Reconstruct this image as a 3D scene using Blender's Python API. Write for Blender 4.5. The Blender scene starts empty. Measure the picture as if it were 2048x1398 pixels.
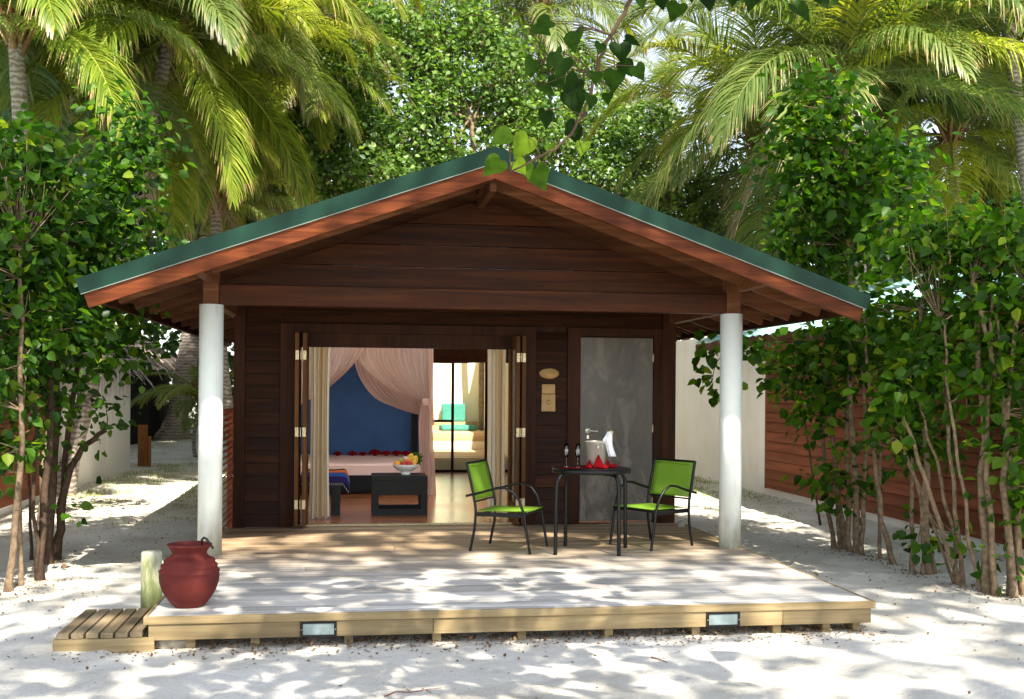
import bpy, math, random
import numpy as np
from mathutils import Matrix, Vector
from math import sin, cos, pi, radians as R
# ---------------------------------------------------------------- camera, sky, sun
S = bpy.context.scene
COL = S.collection
F_, YAW, ROLL, HZ, CX, CY, CZ = 2192.0, .1467, .0077, 778.4, 1.2656, -10.3738, 1.545
cam = bpy.data.objects.new('camera', bpy.data.cameras.new('camera'))
COL.objects.link(cam)
fw = Vector((sin(YAW), cos(YAW), 0)); r0 = Vector((cos(YAW), -sin(YAW), 0)); u0 = Vector((0, 0, 1))
rt = r0*cos(ROLL) + u0*sin(ROLL); up = u0*cos(ROLL) - r0*sin(ROLL)
rt = rt.normalized(); up = up.normalized()
m = Matrix(((rt.x, up.x, -fw.x, CX), (rt.y, up.y, -fw.y, CY), (rt.z, up.z, -fw.z, CZ), (0, 0, 0, 1)))
cam.matrix_world = m
cam.data.sensor_width = 36; cam.data.lens = F_/2048*36; cam.data.shift_y = (HZ-699)/2048
cam.data.clip_start = .05; cam.data.clip_end = 2000
S.camera = cam
SUN_EL, SUN_AZ = R(51), R(14)       # azimuth from -Y towards +X
sdir = Vector((sin(SUN_AZ)*cos(SUN_EL), -cos(SUN_AZ)*cos(SUN_EL), sin(SUN_EL)))
sun = bpy.data.objects.new('sun', bpy.data.lights.new('sun', 'SUN')); COL.objects.link(sun)
sun.data.energy = 3.9; sun.data.angle = R(.55); sun.data.color = (1, .93, .80)
sun.rotation_euler = sdir.to_track_quat('Z', 'Y').to_euler()
W = bpy.data.worlds.new('World'); S.world = W; W.use_nodes = True
nt = W.node_tree; bg = nt.nodes['Background']
sky = nt.nodes.new('ShaderNodeTexSky'); sky.sky_type = 'NISHITA'; sky.sun_disc = False
sky.sun_elevation = SUN_EL; sky.sun_rotation = pi - SUN_AZ
sky.air_density = 1.0; sky.dust_density = .8; sky.ozone_density = 1.0
hs_ = nt.nodes.new('ShaderNodeHueSaturation'); hs_.inputs['Saturation'].default_value = .5; nt.links.new(sky.outputs[0], hs_.inputs['Color']); nt.links.new(hs_.outputs[0], bg.inputs[0]); bg.inputs[1].default_value = .085
S.view_settings.view_transform = 'Standard'; S.view_settings.look = 'None'
S.view_settings.exposure = 2.05; S.view_settings.gamma = 1
S.cycles.max_bounces = 10; S.cycles.diffuse_bounces = 6; S.cycles.transparent_max_bounces = 16
S.cycles.transmission_bounces = 8; S.cycles.sample_clamp_indirect = 6
rng = np.random.default_rng(7); random.seed(7)
GZ = -.22
# ---------------------------------------------------------------- photo pixel -> point
def ray(px, py):
    a = px-1024; b = py-699
    u = a*cos(ROLL)+b*sin(ROLL); w = -a*sin(ROLL)+b*cos(ROLL)-(HZ-699)
    x = u/F_; z = -w/F_; c, s = cos(YAW), sin(YAW)
    return (x*c+s, -x*s+c, z)
def onz(px, py, z=GZ):
    r = ray(px, py); t = (z-CZ)/r[2]; return Vector((CX+r[0]*t, CY+r[1]*t, z))
def onY(px, py, Y):
    r = ray(px, py); t = (Y-CY)/r[1]; return Vector((CX+r[0]*t, Y, CZ+r[2]*t))
# ---------------------------------------------------------------- materials
def mat(name, rough=.6, spec=.4, **kw):
    M = bpy.data.materials.new(name); M.use_nodes = True
    n = M.node_tree.nodes; b = n['Principled BSDF']
    b.inputs['Roughness'].default_value = rough; b.inputs['Specular IOR Level'].default_value = spec
    for k, v in kw.items(): b.inputs[k].default_value = v
    return M, n, M.node_tree.links, b
def node(n, t, **kw):
    x = n.new(t)
    for k, v in kw.items():
        if k in x.inputs: x.inputs[k].default_value = v
        else: setattr(x, k, v)
    return x
def ramp(n, stops):
    r = n.new('ShaderNodeValToRGB'); e = r.color_ramp.elements
    while len(e) < len(stops): e.new(.5)
    for i, (p, c) in enumerate(stops): e[i].position = p; e[i].color = (*c, 1) if len(c) == 3 else c
    return r
def coords(n, l, scale=(1, 1, 1), kind='Object'):
    t = n.new('ShaderNodeTexCoord'); mp = n.new('ShaderNodeMapping'); mp.inputs['Scale'].default_value = scale
    l.new(t.outputs[kind], mp.inputs[0]); return mp
def simple(name, col, rough=.6, spec=.4, var=.12, scale=6, bump=.0, **kw):
    M, n, l, b = mat(name, rough, spec, **kw)
    mp = coords(n, l); no = node(n, 'ShaderNodeTexNoise', Scale=scale, Detail=6.0)
    l.new(mp.outputs[0], no.inputs['Vector'])
    r = ramp(n, [(.3, [c*(1-var) for c in col]), (.7, [min(1, c*(1+var)) for c in col])])
    l.new(no.outputs[0], r.inputs[0]); l.new(r.outputs[0], b.inputs['Base Color'])
    if bump:
        bp = node(n, 'ShaderNodeBump', Strength=bump, Distance=.01); l.new(no.outputs[0], bp.inputs['Height']); l.new(bp.outputs[0], b.inputs['Normal'])
    return M
def wood(name, c1, c2, c3, axis=0, rough=.55, spec=.35, bump=.25, knots=True, fine=1.0, coat=0):
    """grain stretched along axis; per-board tone from the face attribute rnd"""
    M, n, l, b = mat(name, rough, spec)
    if coat: b.inputs['Coat Weight'].default_value = coat; b.inputs['Coat Roughness'].default_value = .25
    sc = [14*fine]*3; sc[axis] = .7*fine
    mp = coords(n, l, sc); at = node(n, 'ShaderNodeAttribute', attribute_name='rnd')
    off = node(n, 'ShaderNodeVectorMath', operation='SCALE'); off.inputs[0].default_value = (37, 53, 71); l.new(at.outputs['Fac'], off.inputs['Scale'])
    ad = node(n, 'ShaderNodeVectorMath', operation='ADD'); l.new(mp.outputs[0], ad.inputs[0]); l.new(off.outputs[0], ad.inputs[1])
    no = node(n, 'ShaderNodeTexNoise', Scale=1.0, Detail=8.0, Roughness=.65, Distortion=.6); l.new(ad.outputs[0], no.inputs['Vector'])
    r = ramp(n, [(.28, c1), (.5, c2), (.72, c3)]); l.new(no.outputs[0], r.inputs[0])
    hs = n.new('ShaderNodeHueSaturation'); l.new(r.outputs[0], hs.inputs['Color'])
    mr = node(n, 'ShaderNodeMapRange'); mr.inputs[3].default_value = .72; mr.inputs[4].default_value = 1.25
    l.new(at.outputs['Fac'], mr.inputs[0]); l.new(mr.outputs[0], hs.inputs['Value'])
    out = hs.outputs[0]
    if knots:
        sc2 = [5.5]*3; sc2[axis] = 1.6
        m2 = coords(n, l, sc2); a2 = node(n, 'ShaderNodeVectorMath', operation='ADD'); l.new(m2.outputs[0], a2.inputs[0]); l.new(off.outputs[0], a2.inputs[1])
        vo = node(n, 'ShaderNodeTexVoronoi', Scale=1.0); l.new(a2.outputs[0], vo.inputs['Vector'])
        r2 = ramp(n, [(.0, (.25, .2, .16)), (.11, (1, 1, 1))]); l.new(vo.outputs['Distance'], r2.inputs[0])
        mx = node(n, 'ShaderNodeMix', data_type='RGBA', blend_type='MULTIPLY'); mx.inputs[0].default_value = .75
        l.new(out, mx.inputs[6]); l.new(r2.outputs[0], mx.inputs[7]); out = mx.outputs[2]
    # broad weather stains
    m3 = coords(n, l, (.9, .9, .9)); n3 = node(n, 'ShaderNodeTexNoise', Scale=1.3, Detail=5.0); l.new(m3.outputs[0], n3.inputs['Vector'])
    r3 = ramp(n, [(.3, (.78, .77, .75)), (.6, (1.05, 1.05, 1.05))]); l.new(n3.outputs[0], r3.inputs[0])
    m4 = node(n, 'ShaderNodeMix', data_type='RGBA', blend_type='MULTIPLY'); m4.inputs[0].default_value = .8
    l.new(out, m4.inputs[6]); l.new(r3.outputs[0], m4.inputs[7]); l.new(m4.outputs[2], b.inputs['Base Color'])
    bp = node(n, 'ShaderNodeBump', Strength=bump, Distance=.004); l.new(no.outputs[0], bp.inputs['Height']); l.new(bp.outputs[0], b.inputs['Normal'])
    rr = node(n, 'ShaderNodeMapRange'); rr.inputs[3].default_value = max(0, rough-.12); rr.inputs[4].default_value = min(1, rough+.15)
    l.new(n3.outputs[0], rr.inputs[0]); l.new(rr.outputs[0], b.inputs['Roughness'])
    return M
def leafmat(name, cols, trans=.4, rough=.4, spec=.45, tcol=None):
    M, n, l, b = mat(name, rough, spec)
    at = node(n, 'ShaderNodeAttribute', attribute_name='rnd')
    k = len(cols); r = ramp(n, [(i/(k-1), c) for i, c in enumerate(cols)]); l.new(at.outputs['Fac'], r.inputs[0])
    l.new(r.outputs[0], b.inputs['Base Color'])
    t = n.new('ShaderNodeBsdfTranslucent')
    mx = node(n, 'ShaderNodeMix', data_type='RGBA', blend_type='MULTIPLY'); mx.inputs[0].default_value = 1; mx.inputs[7].default_value = (*(tcol or (2.2, 2.3, .8)), 1)
    l.new(r.outputs[0], mx.inputs[6]); l.new(mx.outputs[2], t.inputs[0])
    ms = n.new('ShaderNodeMixShader'); ms.inputs[0].default_value = trans
    l.new(b.outputs[0], ms.inputs[1]); l.new(t.outputs[0], ms.inputs[2])
    l.new(ms.outputs[0], n['Material Output'].inputs[0])
    return M
def fabric(name, cols, axis=0, scale=30, trans=.35, alpha=0, tint=(1, 1, 1)):
    """cloth whose tone runs in stripes along uv.x"""
    M, n, l, b = mat(name, .85, .15)
    at = node(n, 'ShaderNodeAttribute', attribute_name='rnd')
    k = len(cols); r = ramp(n, [(i/(k-1), c) for i, c in enumerate(cols)]); l.new(at.outputs['Fac'], r.inputs[0])
    l.new(r.outputs[0], b.inputs['Base Color'])
    t = n.new('ShaderNodeBsdfTranslucent'); l.new(r.outputs[0], t.inputs[0])
    ms = n.new('ShaderNodeMixShader'); ms.inputs[0].default_value = trans
    l.new(b.outputs[0], ms.inputs[1]); l.new(t.outputs[0], ms.inputs[2]); o = ms.outputs[0]
    if alpha:
        tr = n.new('ShaderNodeBsdfTransparent'); m2 = n.new('ShaderNodeMixShader'); m2.inputs[0].default_value = alpha
        l.new(o, m2.inputs[1]); l.new(tr.outputs[0], m2.inputs[2]); o = m2.outputs[0]
    l.new(o, n['Material Output'].inputs[0]); return M

mt = {}
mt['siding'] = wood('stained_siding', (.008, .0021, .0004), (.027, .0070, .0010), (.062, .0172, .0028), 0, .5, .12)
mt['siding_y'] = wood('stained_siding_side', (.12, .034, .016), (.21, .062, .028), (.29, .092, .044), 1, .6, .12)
mt['trim'] = wood('dark_trim', (.012, .0034, .001), (.032, .009, .0022), (.056, .0165, .004), 2, .5, .12)
mt['beam'] = wood('beam_wood', (.014, .0036, .0008), (.037, .0098, .002), (.068, .020, .0045), 0, .5, .12)
mt['barge'] = wood('orange_stained_board', (.030, .0065, .0018), (.080, .019, .005), (.15, .040, .011), 0, .5, .12)
mt['orangeboard'] = wood('orange_post_wood', (.16, .055, .010), (.32, .12, .025), (.45, .19, .05), 2, .6, .2)
mt['rafter'] = wood('rafter_wood', (.045, .016, .006), (.10, .038, .015), (.17, .075, .034), 0, .6, .12)
mt['soffit'] = wood('soffit_wood', (.022, .008, .003), (.055, .02, .008), (.10, .042, .018), 1, .6, .12)
mt['fold'] = wood('folding_door_wood', (.035, .013, .004), (.09, .036, .010), (.16, .072, .020), 2, .55, .15)
mt['deck'] = wood('weathered_decking', (.42, .38, .33), (.58, .54, .49), (.72, .69, .645), 0, .6, .3, bump=.5, fine=1.2)
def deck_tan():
    # boards under the roof are browner and darker than those out in front
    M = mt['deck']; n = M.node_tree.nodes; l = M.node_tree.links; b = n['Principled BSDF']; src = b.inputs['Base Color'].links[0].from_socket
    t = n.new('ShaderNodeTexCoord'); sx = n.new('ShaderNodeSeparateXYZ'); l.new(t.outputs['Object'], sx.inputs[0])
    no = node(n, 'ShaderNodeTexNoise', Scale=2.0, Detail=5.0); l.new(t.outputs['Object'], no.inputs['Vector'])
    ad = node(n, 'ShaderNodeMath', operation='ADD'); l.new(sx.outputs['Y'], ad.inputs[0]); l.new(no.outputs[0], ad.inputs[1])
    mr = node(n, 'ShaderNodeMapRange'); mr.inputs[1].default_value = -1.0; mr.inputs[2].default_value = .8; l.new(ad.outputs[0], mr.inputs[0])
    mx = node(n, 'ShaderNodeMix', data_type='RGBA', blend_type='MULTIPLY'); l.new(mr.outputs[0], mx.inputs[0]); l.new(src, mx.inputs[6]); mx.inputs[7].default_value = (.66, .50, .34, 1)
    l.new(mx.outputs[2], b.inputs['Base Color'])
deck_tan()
mt['deckedge'] = wood('treated_pine', (.15, .105, .045), (.26, .19, .095), (.37, .29, .16), 0, .6, .3, bump=.3)
mt['slat'] = wood('step_slat_wood', (.13, .095, .05), (.24, .18, .105), (.38, .31, .20), 1, .65, .3, bump=.5)
mt['floor'] = wood('polished_floorboards', (.17, .055, .018), (.34, .12, .04), (.48, .19, .07), 0, .2, .6, bump=.08, knots=False, coat=.5)
mt['blackwood'] = simple('black_stained_wood', (.0045, .0045, .005), .4, .2, .3, 12)
mt['terrace'] = wood('pale_terrace_boards', (.45, .28, .14), (.62, .42, .24), (.75, .57, .38), 0, .6, .3)
mt['whitecol'] = simple('column_paint', (.72, .76, .72), .45, .4, .04, 5, .05)
def col_dirt():
    M = mt['whitecol']; n = M.node_tree.nodes; l = M.node_tree.links; b = n['Principled BSDF']; src = b.inputs['Base Color'].links[0].from_socket
    t = n.new('ShaderNodeTexCoord'); sx = n.new('ShaderNodeSeparateXYZ'); l.new(t.outputs['Object'], sx.inputs[0]); mp = coords(n, l, (7, 7, 1.2))
    no = node(n, 'ShaderNodeTexNoise', Scale=2.0, Detail=7.0, Roughness=.7); l.new(mp.outputs[0], no.inputs['Vector'])
    mr = node(n, 'ShaderNodeMapRange'); mr.inputs[1].default_value = 0; mr.inputs[2].default_value = .35; mr.inputs[3].default_value = .30; mr.inputs[4].default_value = -.06; l.new(sx.outputs['Z'], mr.inputs[0])
    ad = node(n, 'ShaderNodeMath', operation='ADD'); l.new(no.outputs[0], ad.inputs[0]); l.new(mr.outputs[0], ad.inputs[1])
    r = ramp(n, [(.50, (1, 1, 1)), (.80, (.62, .58, .48))]); l.new(ad.outputs[0], r.inputs[0])
    mx = node(n, 'ShaderNodeMix', data_type='RGBA', blend_type='MULTIPLY'); mx.inputs[0].default_value = 1; l.new(src, mx.inputs[6]); l.new(r.outputs[0], mx.inputs[7]); l.new(mx.outputs[2], b.inputs['Base Color'])
col_dirt()
mt['black'] = simple('black_powder_coat', (.004, .0045, .0055), .38, .3, .2, 30)
mt['cream'] = simple('cream_render', (.84, .76, .58), .8, .2, .05, 3, .1)
mt['blue'] = simple('blue_wall_paint', (.045, .14, .38), .55, .3, .15, 2.0)
mt['plaster'] = simple('room_plaster', (.80, .74, .64), .8, .2, .05, 3)
mt['ceiling'] = wood('ceiling_boards', (.10, .045, .02), (.19, .09, .04), (.28, .14, .07), 0, .6, .3, knots=False)
mt['netting'] = fabric('pink_netting', [(.72, .50, .44), (.92, .70, .63), (.97, .84, .78)], trans=.5, alpha=.06)
mt['curtain'] = fabric('striped_curtain', [(.62, .42, .17), (.80, .72, .55), (.86, .82, .70), (.76, .74, .62)], trans=.35)
mt['linen'] = simple('pink_linen', (.86, .64, .60), .8, .2, .04, 5)
mt['whitepaint'] = simple('white_ceiling_paint', (.82, .80, .76), .8, .2, .03, 5)
mt['teal'] = simple('teal_cushion_cloth', (.07, .27, .22), .8, .2, .12, 12)
mt['blind'] = simple('brown_blind_cloth', (.13, .06, .04), .8, .2, .15, 8)
mt['steel'] = simple('polished_steel', (.72, .68, .57), .30, .6, .06, 5, Metallic=.5)
mt['brass'] = simple('pale_hinge_metal', (.42, .35, .22), .4, .5, .4, 60, Metallic=.8)
mt['iron'] = simple('dark_iron', (.05, .035, .03), .5, .5, .3, 20, Metallic=.6)
mt['red'] = simple('red_napkin_cloth', (.20, .002, .005), .8, .1, .2, 14)
mt['towel'] = simple('white_towel_cloth', (.80, .82, .85), .9, .1, .04, 20, .3)
mt['bottle'] = simple('bottle_glass', (.03, .06, .02), .1, .6)
mt['foil'] = simple('gold_foil', (.70, .52, .16), .4, .5, .15, 40, Metallic=.4)
mt['ceramic'] = simple('white_ceramic', (.80, .80, .76), .15, .5, .02, 5)
mt['clay'] = simple('terracotta_clay', (.115, .019, .015), .7, .2, .3, 7, .25)
mt['tan'] = simple('tan_carved_wood', (.42, .26, .10), .55, .35, .15, 12)
mt['stone'] = simple('grey_stone', (.34, .31, .25), .85, .2, .3, 12, .5)
mt['rust'] = simple('rusty_brick', (.22, .10, .06), .85, .2, .3, 20, .4)
mt['grass'] = leafmat('grass_blades', [(.10, .13, .03), (.20, .24, .06), (.36, .38, .14)], .3, .6, .2)
mt['litter'] = leafmat('dry_leaf', [(.08, .04, .02), (.20, .12, .06), (.34, .24, .13)], .1, .8, .1, (1, 1, 1))
mt['thatch'] = simple('old_thatch', (.40, .34, .30), .95, .1, .35, 9, .5)
mt['dark'] = simple('hut_opening_shade', (.02, .018, .015), .9, .1, .3, 4)
mt['bark'] = simple('shrub_bark', (.19, .135, .085), .85, .15, .45, 22, .6)
mt['barkdark'] = simple('dark_bark', (.065, .042, .028), .85, .15, .35, 18, .6)
mt['twig'] = simple('red_twig', (.22, .07, .04), .8, .2, .2, 20)
G1 = [(.006, .024, .002), (.026, .078, .004), (.062, .145, .007), (.24, .30, .02)]
mt['leafshrub'] = leafmat('shrub_leaves', G1, .48, .42, .22)
mt['leafleft'] = leafmat('dark_shrub_leaves', [(.005, .020, .003), (.020, .064, .005), (.055, .135, .008), (.22, .28, .02)], .42, .42, .25)
mt['leafpale'] = leafmat('pale_tree_leaves', [(.022, .055, .010), (.058, .120, .022), (.12, .205, .040), (.27, .35, .11)], .32, .42, .45)
mt['leafback'] = leafmat('dark_far_leaves', [(.010, .026, .006), (.022, .055, .012), (.050, .095, .02)], .3, .5, .3)
mt['heart'] = leafmat('heart_leaves', [(.003, .013, .0012), (.008, .026, .002), (.018, .050, .004), (.05, .11, .008), (.12, .20, .012)], .34, .6, .08, (2.4, 2.2, .4))
def blemish():
    M = mt['heart']; n = M.node_tree.nodes; l = M.node_tree.links; b = n['Principled BSDF']; rs = b.inputs['Base Color'].links[0].from_socket
    mp = coords(n, l, (1, 1, 1)); no = node(n, 'ShaderNodeTexNoise', Scale=22.0, Detail=5.0, Roughness=.6); l.new(mp.outputs[0], no.inputs['Vector'])
    r = ramp(n, [(.30, (.55, .5, .4)), (.5, (1, 1, 1)), (.66, (1.25, 1.2, 1)), (.72, (2.2, .9, .4))]); l.new(no.outputs[0], r.inputs[0])
    mx = node(n, 'ShaderNodeMix', data_type='RGBA', blend_type='MULTIPLY'); mx.inputs[0].default_value = 1; l.new(rs, mx.inputs[6]); l.new(r.outputs[0], mx.inputs[7])
    for q in list(rs.links):
        if q.to_node != mx: ts = q.to_socket; l.remove(q); l.new(mx.outputs[2], ts)
blemish()
PG = [(.035, .065, .016), (.072, .115, .028), (.125, .170, .045), (.22, .25, .08), (.34, .24, .14)]
mt['frond'] = leafmat('palm_frond_green', PG, .34, .38, .4, (1.6, 1.75, .6))
PY = [(.05, .095, .010), (.11, .170, .016), (.21, .26, .028), (.34, .35, .06), (.36, .24, .12)]
mt['frondlime'] = leafmat('palm_frond_lime', PY, .38, .4, .4, (1.6, 1.6, .5))
mt['fronddead'] = leafmat('palm_frond_dry', [(.16, .10, .07), (.30, .21, .16), (.42, .34, .28)], .2, .8, .1, (1.2, 1.1, .9))
mt['fibre'] = simple('palm_fibre', (.20, .11, .05), .9, .1, .4, 14, .6)
mt['coconut'] = simple('coconut_husk', (.28, .22, .05), .5, .3, .25, 8)

def m_palmtrunk():
    M, n, l, b = mat('palm_trunk_bark', .9, .15)
    mp = coords(n, l, (1, 1, 1)); w = node(n, 'ShaderNodeTexWave', Scale=3.6, Distortion=5.0, Detail=3.0); w.bands_direction = 'Z'
    w.inputs['Detail Scale'].default_value = 2.5
    l.new(mp.outputs[0], w.inputs['Vector'])
    r = ramp(n, [(.1, (.17, .135, .11)), (.45, (.25, .21, .175)), (.9, (.31, .27, .23))]); l.new(w.outputs[0], r.inputs[0])
    l.new(r.outputs[0], b.inputs['Base Color'])
    bp = node(n, 'ShaderNodeBump', Strength=.45, Distance=.02); l.new(w.outputs[0], bp.inputs['Height']); l.new(bp.outputs[0], b.inputs['Normal'])
    return M
mt['palmtrunk'] = m_palmtrunk()
def m_sand():
    M, n, l, b = mat('coral_sand', .95, .1)
    mp = coords(n, l)
    a = node(n, 'ShaderNodeTexNoise', Scale=1.1, Detail=7.0, Roughness=.6); l.new(mp.outputs[0], a.inputs['Vector'])
    r = ramp(n, [(.30, (.56, .49, .40)), (.43, (.73, .68, .59)), (.60, (.84, .80, .725))]); l.new(a.outputs[0], r.inputs[0])
    f = node(n, 'ShaderNodeTexNoise', Scale=70.0, Detail=4.0, Roughness=.8); l.new(mp.outputs[0], f.inputs['Vector'])
    rf = ramp(n, [(.30, (.62, .58, .54)), (.46, (1, 1, 1))]); l.new(f.outputs[0], rf.inputs[0])
    mx = node(n, 'ShaderNodeMix', data_type='RGBA', blend_type='MULTIPLY'); mx.inputs[0].default_value = .8
    l.new(r.outputs[0], mx.inputs[6]); l.new(rf.outputs[0], mx.inputs[7])
    # dirt specks gathered in patches
    v = node(n, 'ShaderNodeTexVoronoi', Scale=17.0); v.inputs['Randomness'].default_value = 1; l.new(mp.outputs[0], v.inputs['Vector'])
    rv = ramp(n, [(.06, (1, 1, 1)), (.10, (0, 0, 0))]); l.new(v.outputs['Distance'], rv.inputs[0])
    p = node(n, 'ShaderNodeTexNoise', Scale=1.9, Detail=4.0); l.new(mp.outputs[0], p.inputs['Vector'])
    rp = ramp(n, [(.42, (0, 0, 0)), (.58, (1, 1, 1))]); l.new(p.outputs[0], rp.inputs[0])
    mu = node(n, 'ShaderNodeMath', operation='MULTIPLY'); l.new(rv.outputs[0], mu.inputs[0]); l.new(rp.outputs[0], mu.inputs[1])
    m2 = node(n, 'ShaderNodeMix', data_type='RGBA'); l.new(mu.outputs[0], m2.inputs[0]); l.new(mx.outputs[2], m2.inputs[6]); m2.inputs[7].default_value = (.16, .12, .08, 1)
    l.new(m2.outputs[2], b.inputs['Base Color'])
    g = node(n, 'ShaderNodeTexNoise', Scale=5.0, Detail=9.0, Roughness=.72); l.new(mp.outputs[0], g.inputs['Vector'])
    bp = node(n, 'ShaderNodeBump', Strength=.8, Distance=.09); l.new(g.outputs[0], bp.inputs['Height']); l.new(bp.outputs[0], b.inputs['Normal'])
    return M
mt['sand'] = m_sand()
def m_roof(name, col, rough=.4):
    return simple(name, col, rough, .15, .12, 3)
mt['green'] = m_roof('green_roof_steel', (.005, .027, .017))
mt['aqua'] = m_roof('aqua_roof_steel', (.30, .50, .50), .35)
mt['edge'] = simple('pale_drip_edge', (.16, .20, .17), .5, .3)
def m_wall():
    M, n, l, b = mat('white_rendered_wall', .85, .2)
    mp = coords(n, l, (.7, .7, .35)); a = node(n, 'ShaderNodeTexNoise', Scale=3.0, Detail=7.0, Roughness=.7); l.new(mp.outputs[0], a.inputs['Vector'])
    r = ramp(n, [(.25, (.74, .71, .67)), (.45, (.83, .81, .78)), (.6, (.86, .845, .82))]); l.new(a.outputs[0], r.inputs[0])
    l.new(r.outputs[0], b.inputs['Base Color']); return M
mt['whitewall'] = m_wall()
def m_streak():
    # algae streaks that run down from the top of the wall
    M, n, l, b = mat('streaked_white_render', .85, .2)
    t = n.new('ShaderNodeTexCoord'); mp = n.new('ShaderNodeMapping'); mp.inputs['Scale'].default_value = (4, 4, .5); l.new(t.outputs['Object'], mp.inputs[0])
    a = node(n, 'ShaderNodeTexNoise', Scale=3.0, Detail=6.0, Roughness=.7); l.new(mp.outputs[0], a.inputs['Vector'])
    sx = n.new('ShaderNodeSeparateXYZ'); l.new(t.outputs['Object'], sx.inputs[0])
    mr = node(n, 'ShaderNodeMapRange'); mr.inputs[1].default_value = .5; mr.inputs[2].default_value = 2.0; mr.inputs[3].default_value = -.25; mr.inputs[4].default_value = .22
    l.new(sx.outputs['Z'], mr.inputs[0]); ad = node(n, 'ShaderNodeMath', operation='ADD'); l.new(a.outputs[0], ad.inputs[0]); l.new(mr.outputs[0], ad.inputs[1])
    r = ramp(n, [(.45, (.80, .76, .71)), (.62, (.42, .38, .34)), (.8, (.25, .22, .19))]); l.new(ad.outputs[0], r.inputs[0])
    l.new(r.outputs[0], b.inputs['Base Color']); return M
mt['streak'] = m_streak()
def m_door():
    M, n, l, b = mat('mottled_grey_door', .32, .5)
    mp = coords(n, l, (1.3, 1, .55)); a = node(n, 'ShaderNodeTexNoise', Scale=3.2, Detail=7.0, Roughness=.65, Distortion=.7); l.new(mp.outputs[0], a.inputs['Vector'])
    r = ramp(n, [(.32, (.026, .019, .014)), (.5, (.058, .046, .034)), (.66, (.16, .14, .11))]); l.new(a.outputs[0], r.inputs[0])
    l.new(r.outputs[0], b.inputs['Base Color'])
    rr = node(n, 'ShaderNodeMapRange'); rr.inputs[3].default_value = .2; rr.inputs[4].default_value = .5; l.new(a.outputs[0], rr.inputs[0]); l.new(rr.outputs[0], b.inputs['Roughness'])
    return M
mt['door'] = m_door()
def m_bollard():
    M, n, l, b = mat('mossy_pale_post', .85, .2)
    t = n.new('ShaderNodeTexCoord'); sx = n.new('ShaderNodeSeparateXYZ'); l.new(t.outputs['Object'], sx.inputs[0])
    mp = coords(n, l, (6, 6, 1.5)); a = node(n, 'ShaderNodeTexNoise', Scale=3.0, Detail=6.0, Roughness=.7); l.new(mp.outputs[0], a.inputs['Vector'])
    mr = node(n, 'ShaderNodeMapRange'); mr.inputs[1].default_value = 0; mr.inputs[2].default_value = .5; mr.inputs[3].default_value = .35; mr.inputs[4].default_value = -.1
    l.new(sx.outputs['Z'], mr.inputs[0]); ad = node(n, 'ShaderNodeMath', operation='ADD'); l.new(a.outputs[0], ad.inputs[0]); l.new(mr.outputs[0], ad.inputs[1])
    r = ramp(n, [(.40, (.46, .44, .33)), (.58, (.22, .24, .11)), (.82, (.10, .12, .04))]); l.new(ad.outputs[0], r.inputs[0])
    l.new(r.outputs[0], b.inputs['Base Color']); return M
mt['bollard'] = m_bollard()
def m_sling():
    M, n, l, b = mat('green_sling_mesh', .6, .3)
    b.inputs['Base Color'].default_value = (.27, .47, .05, 1)
    t = n.new('ShaderNodeBsdfTranslucent'); t.inputs[0].default_value = (.38, .60, .07, 1)
    ms = n.new('ShaderNodeMixShader'); ms.inputs[0].default_value = .4
    l.new(b.outputs[0], ms.inputs[1]); l.new(t.outputs[0], ms.inputs[2])
    tr = n.new('ShaderNodeBsdfTransparent'); tr.inputs[0].default_value = (.9, 1, .8, 1); m2 = n.new('ShaderNodeMixShader'); m2.inputs[0].default_value = .16
    l.new(ms.outputs[0], m2.inputs[1]); l.new(tr.outputs[0], m2.inputs[2]); l.new(m2.outputs[0], n['Material Output'].inputs[0]); return M
mt['sling'] = m_sling()
def m_glass(name, tint=(1, 1, 1), rough=0.0):
    M, n, l, b = mat(name, rough, .5)
    g = n.new('ShaderNodeBsdfGlossy'); g.inputs['Roughness'].default_value = .03
    tr = n.new('ShaderNodeBsdfTransparent'); tr.inputs[0].default_value = (*tint, 1)
    fr = node(n, 'ShaderNodeFresnel', IOR=1.5 if name == 'clear_glass' else 1.6); ms = n.new('ShaderNodeMixShader')
    l.new(fr.outputs[0], ms.inputs[0]); l.new(tr.outputs[0], ms.inputs[1]); l.new(g.outputs[0], ms.inputs[2])
    l.new(ms.outputs[0], n['Material Output'].inputs[0]); return M
M_, n_, l_, b_ = mat('added_frosted_skylight', .5, .3); t_ = n_.new('ShaderNodeBsdfTranslucent'); t_.inputs[0].default_value = (.9, .9, .88, 1); x_ = n_.new('ShaderNodeMixShader'); x_.inputs[0].default_value = .85; l_.new(b_.outputs[0], x_.inputs[1]); l_.new(t_.outputs[0], x_.inputs[2]); l_.new(x_.outputs[0], n_['Material Output'].inputs[0]); mt['frost'] = M_  # pane for the roof openings added to light the room
mt['glass'] = m_glass('clear_glass', (.96, .98, .96))
mt['flute'] = m_glass('drinking_glass', (.99, .99, .99))
mt['lens'] = simple('frosted_light_glass', (.22, .28, .28), .25, .5, .4, 9)
def throw_mat():
    M, n, l, b = mat('striped_throw_cloth', .9, .1)
    at = node(n, 'ShaderNodeAttribute', attribute_name='rnd')
    r = ramp(n, [(0, (.03, .01, .01)), (.25, (.03, .01, .01)), (.27, (.45, .10, .02)), (.5, (.45, .10, .02)), (.52, (.03, .10, .30)), (.62, (.03, .10, .30)), (.64, (.03, .02, .10)), (.9, (.03, .02, .10)), (.93, (.5, .45, .5))])
    r.color_ramp.interpolation = 'CONSTANT'
    l.new(at.outputs['Fac'], r.inputs[0]); l.new(r.outputs[0], b.inputs['Base Color']); return M
mt['throw'] = throw_mat()
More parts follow.
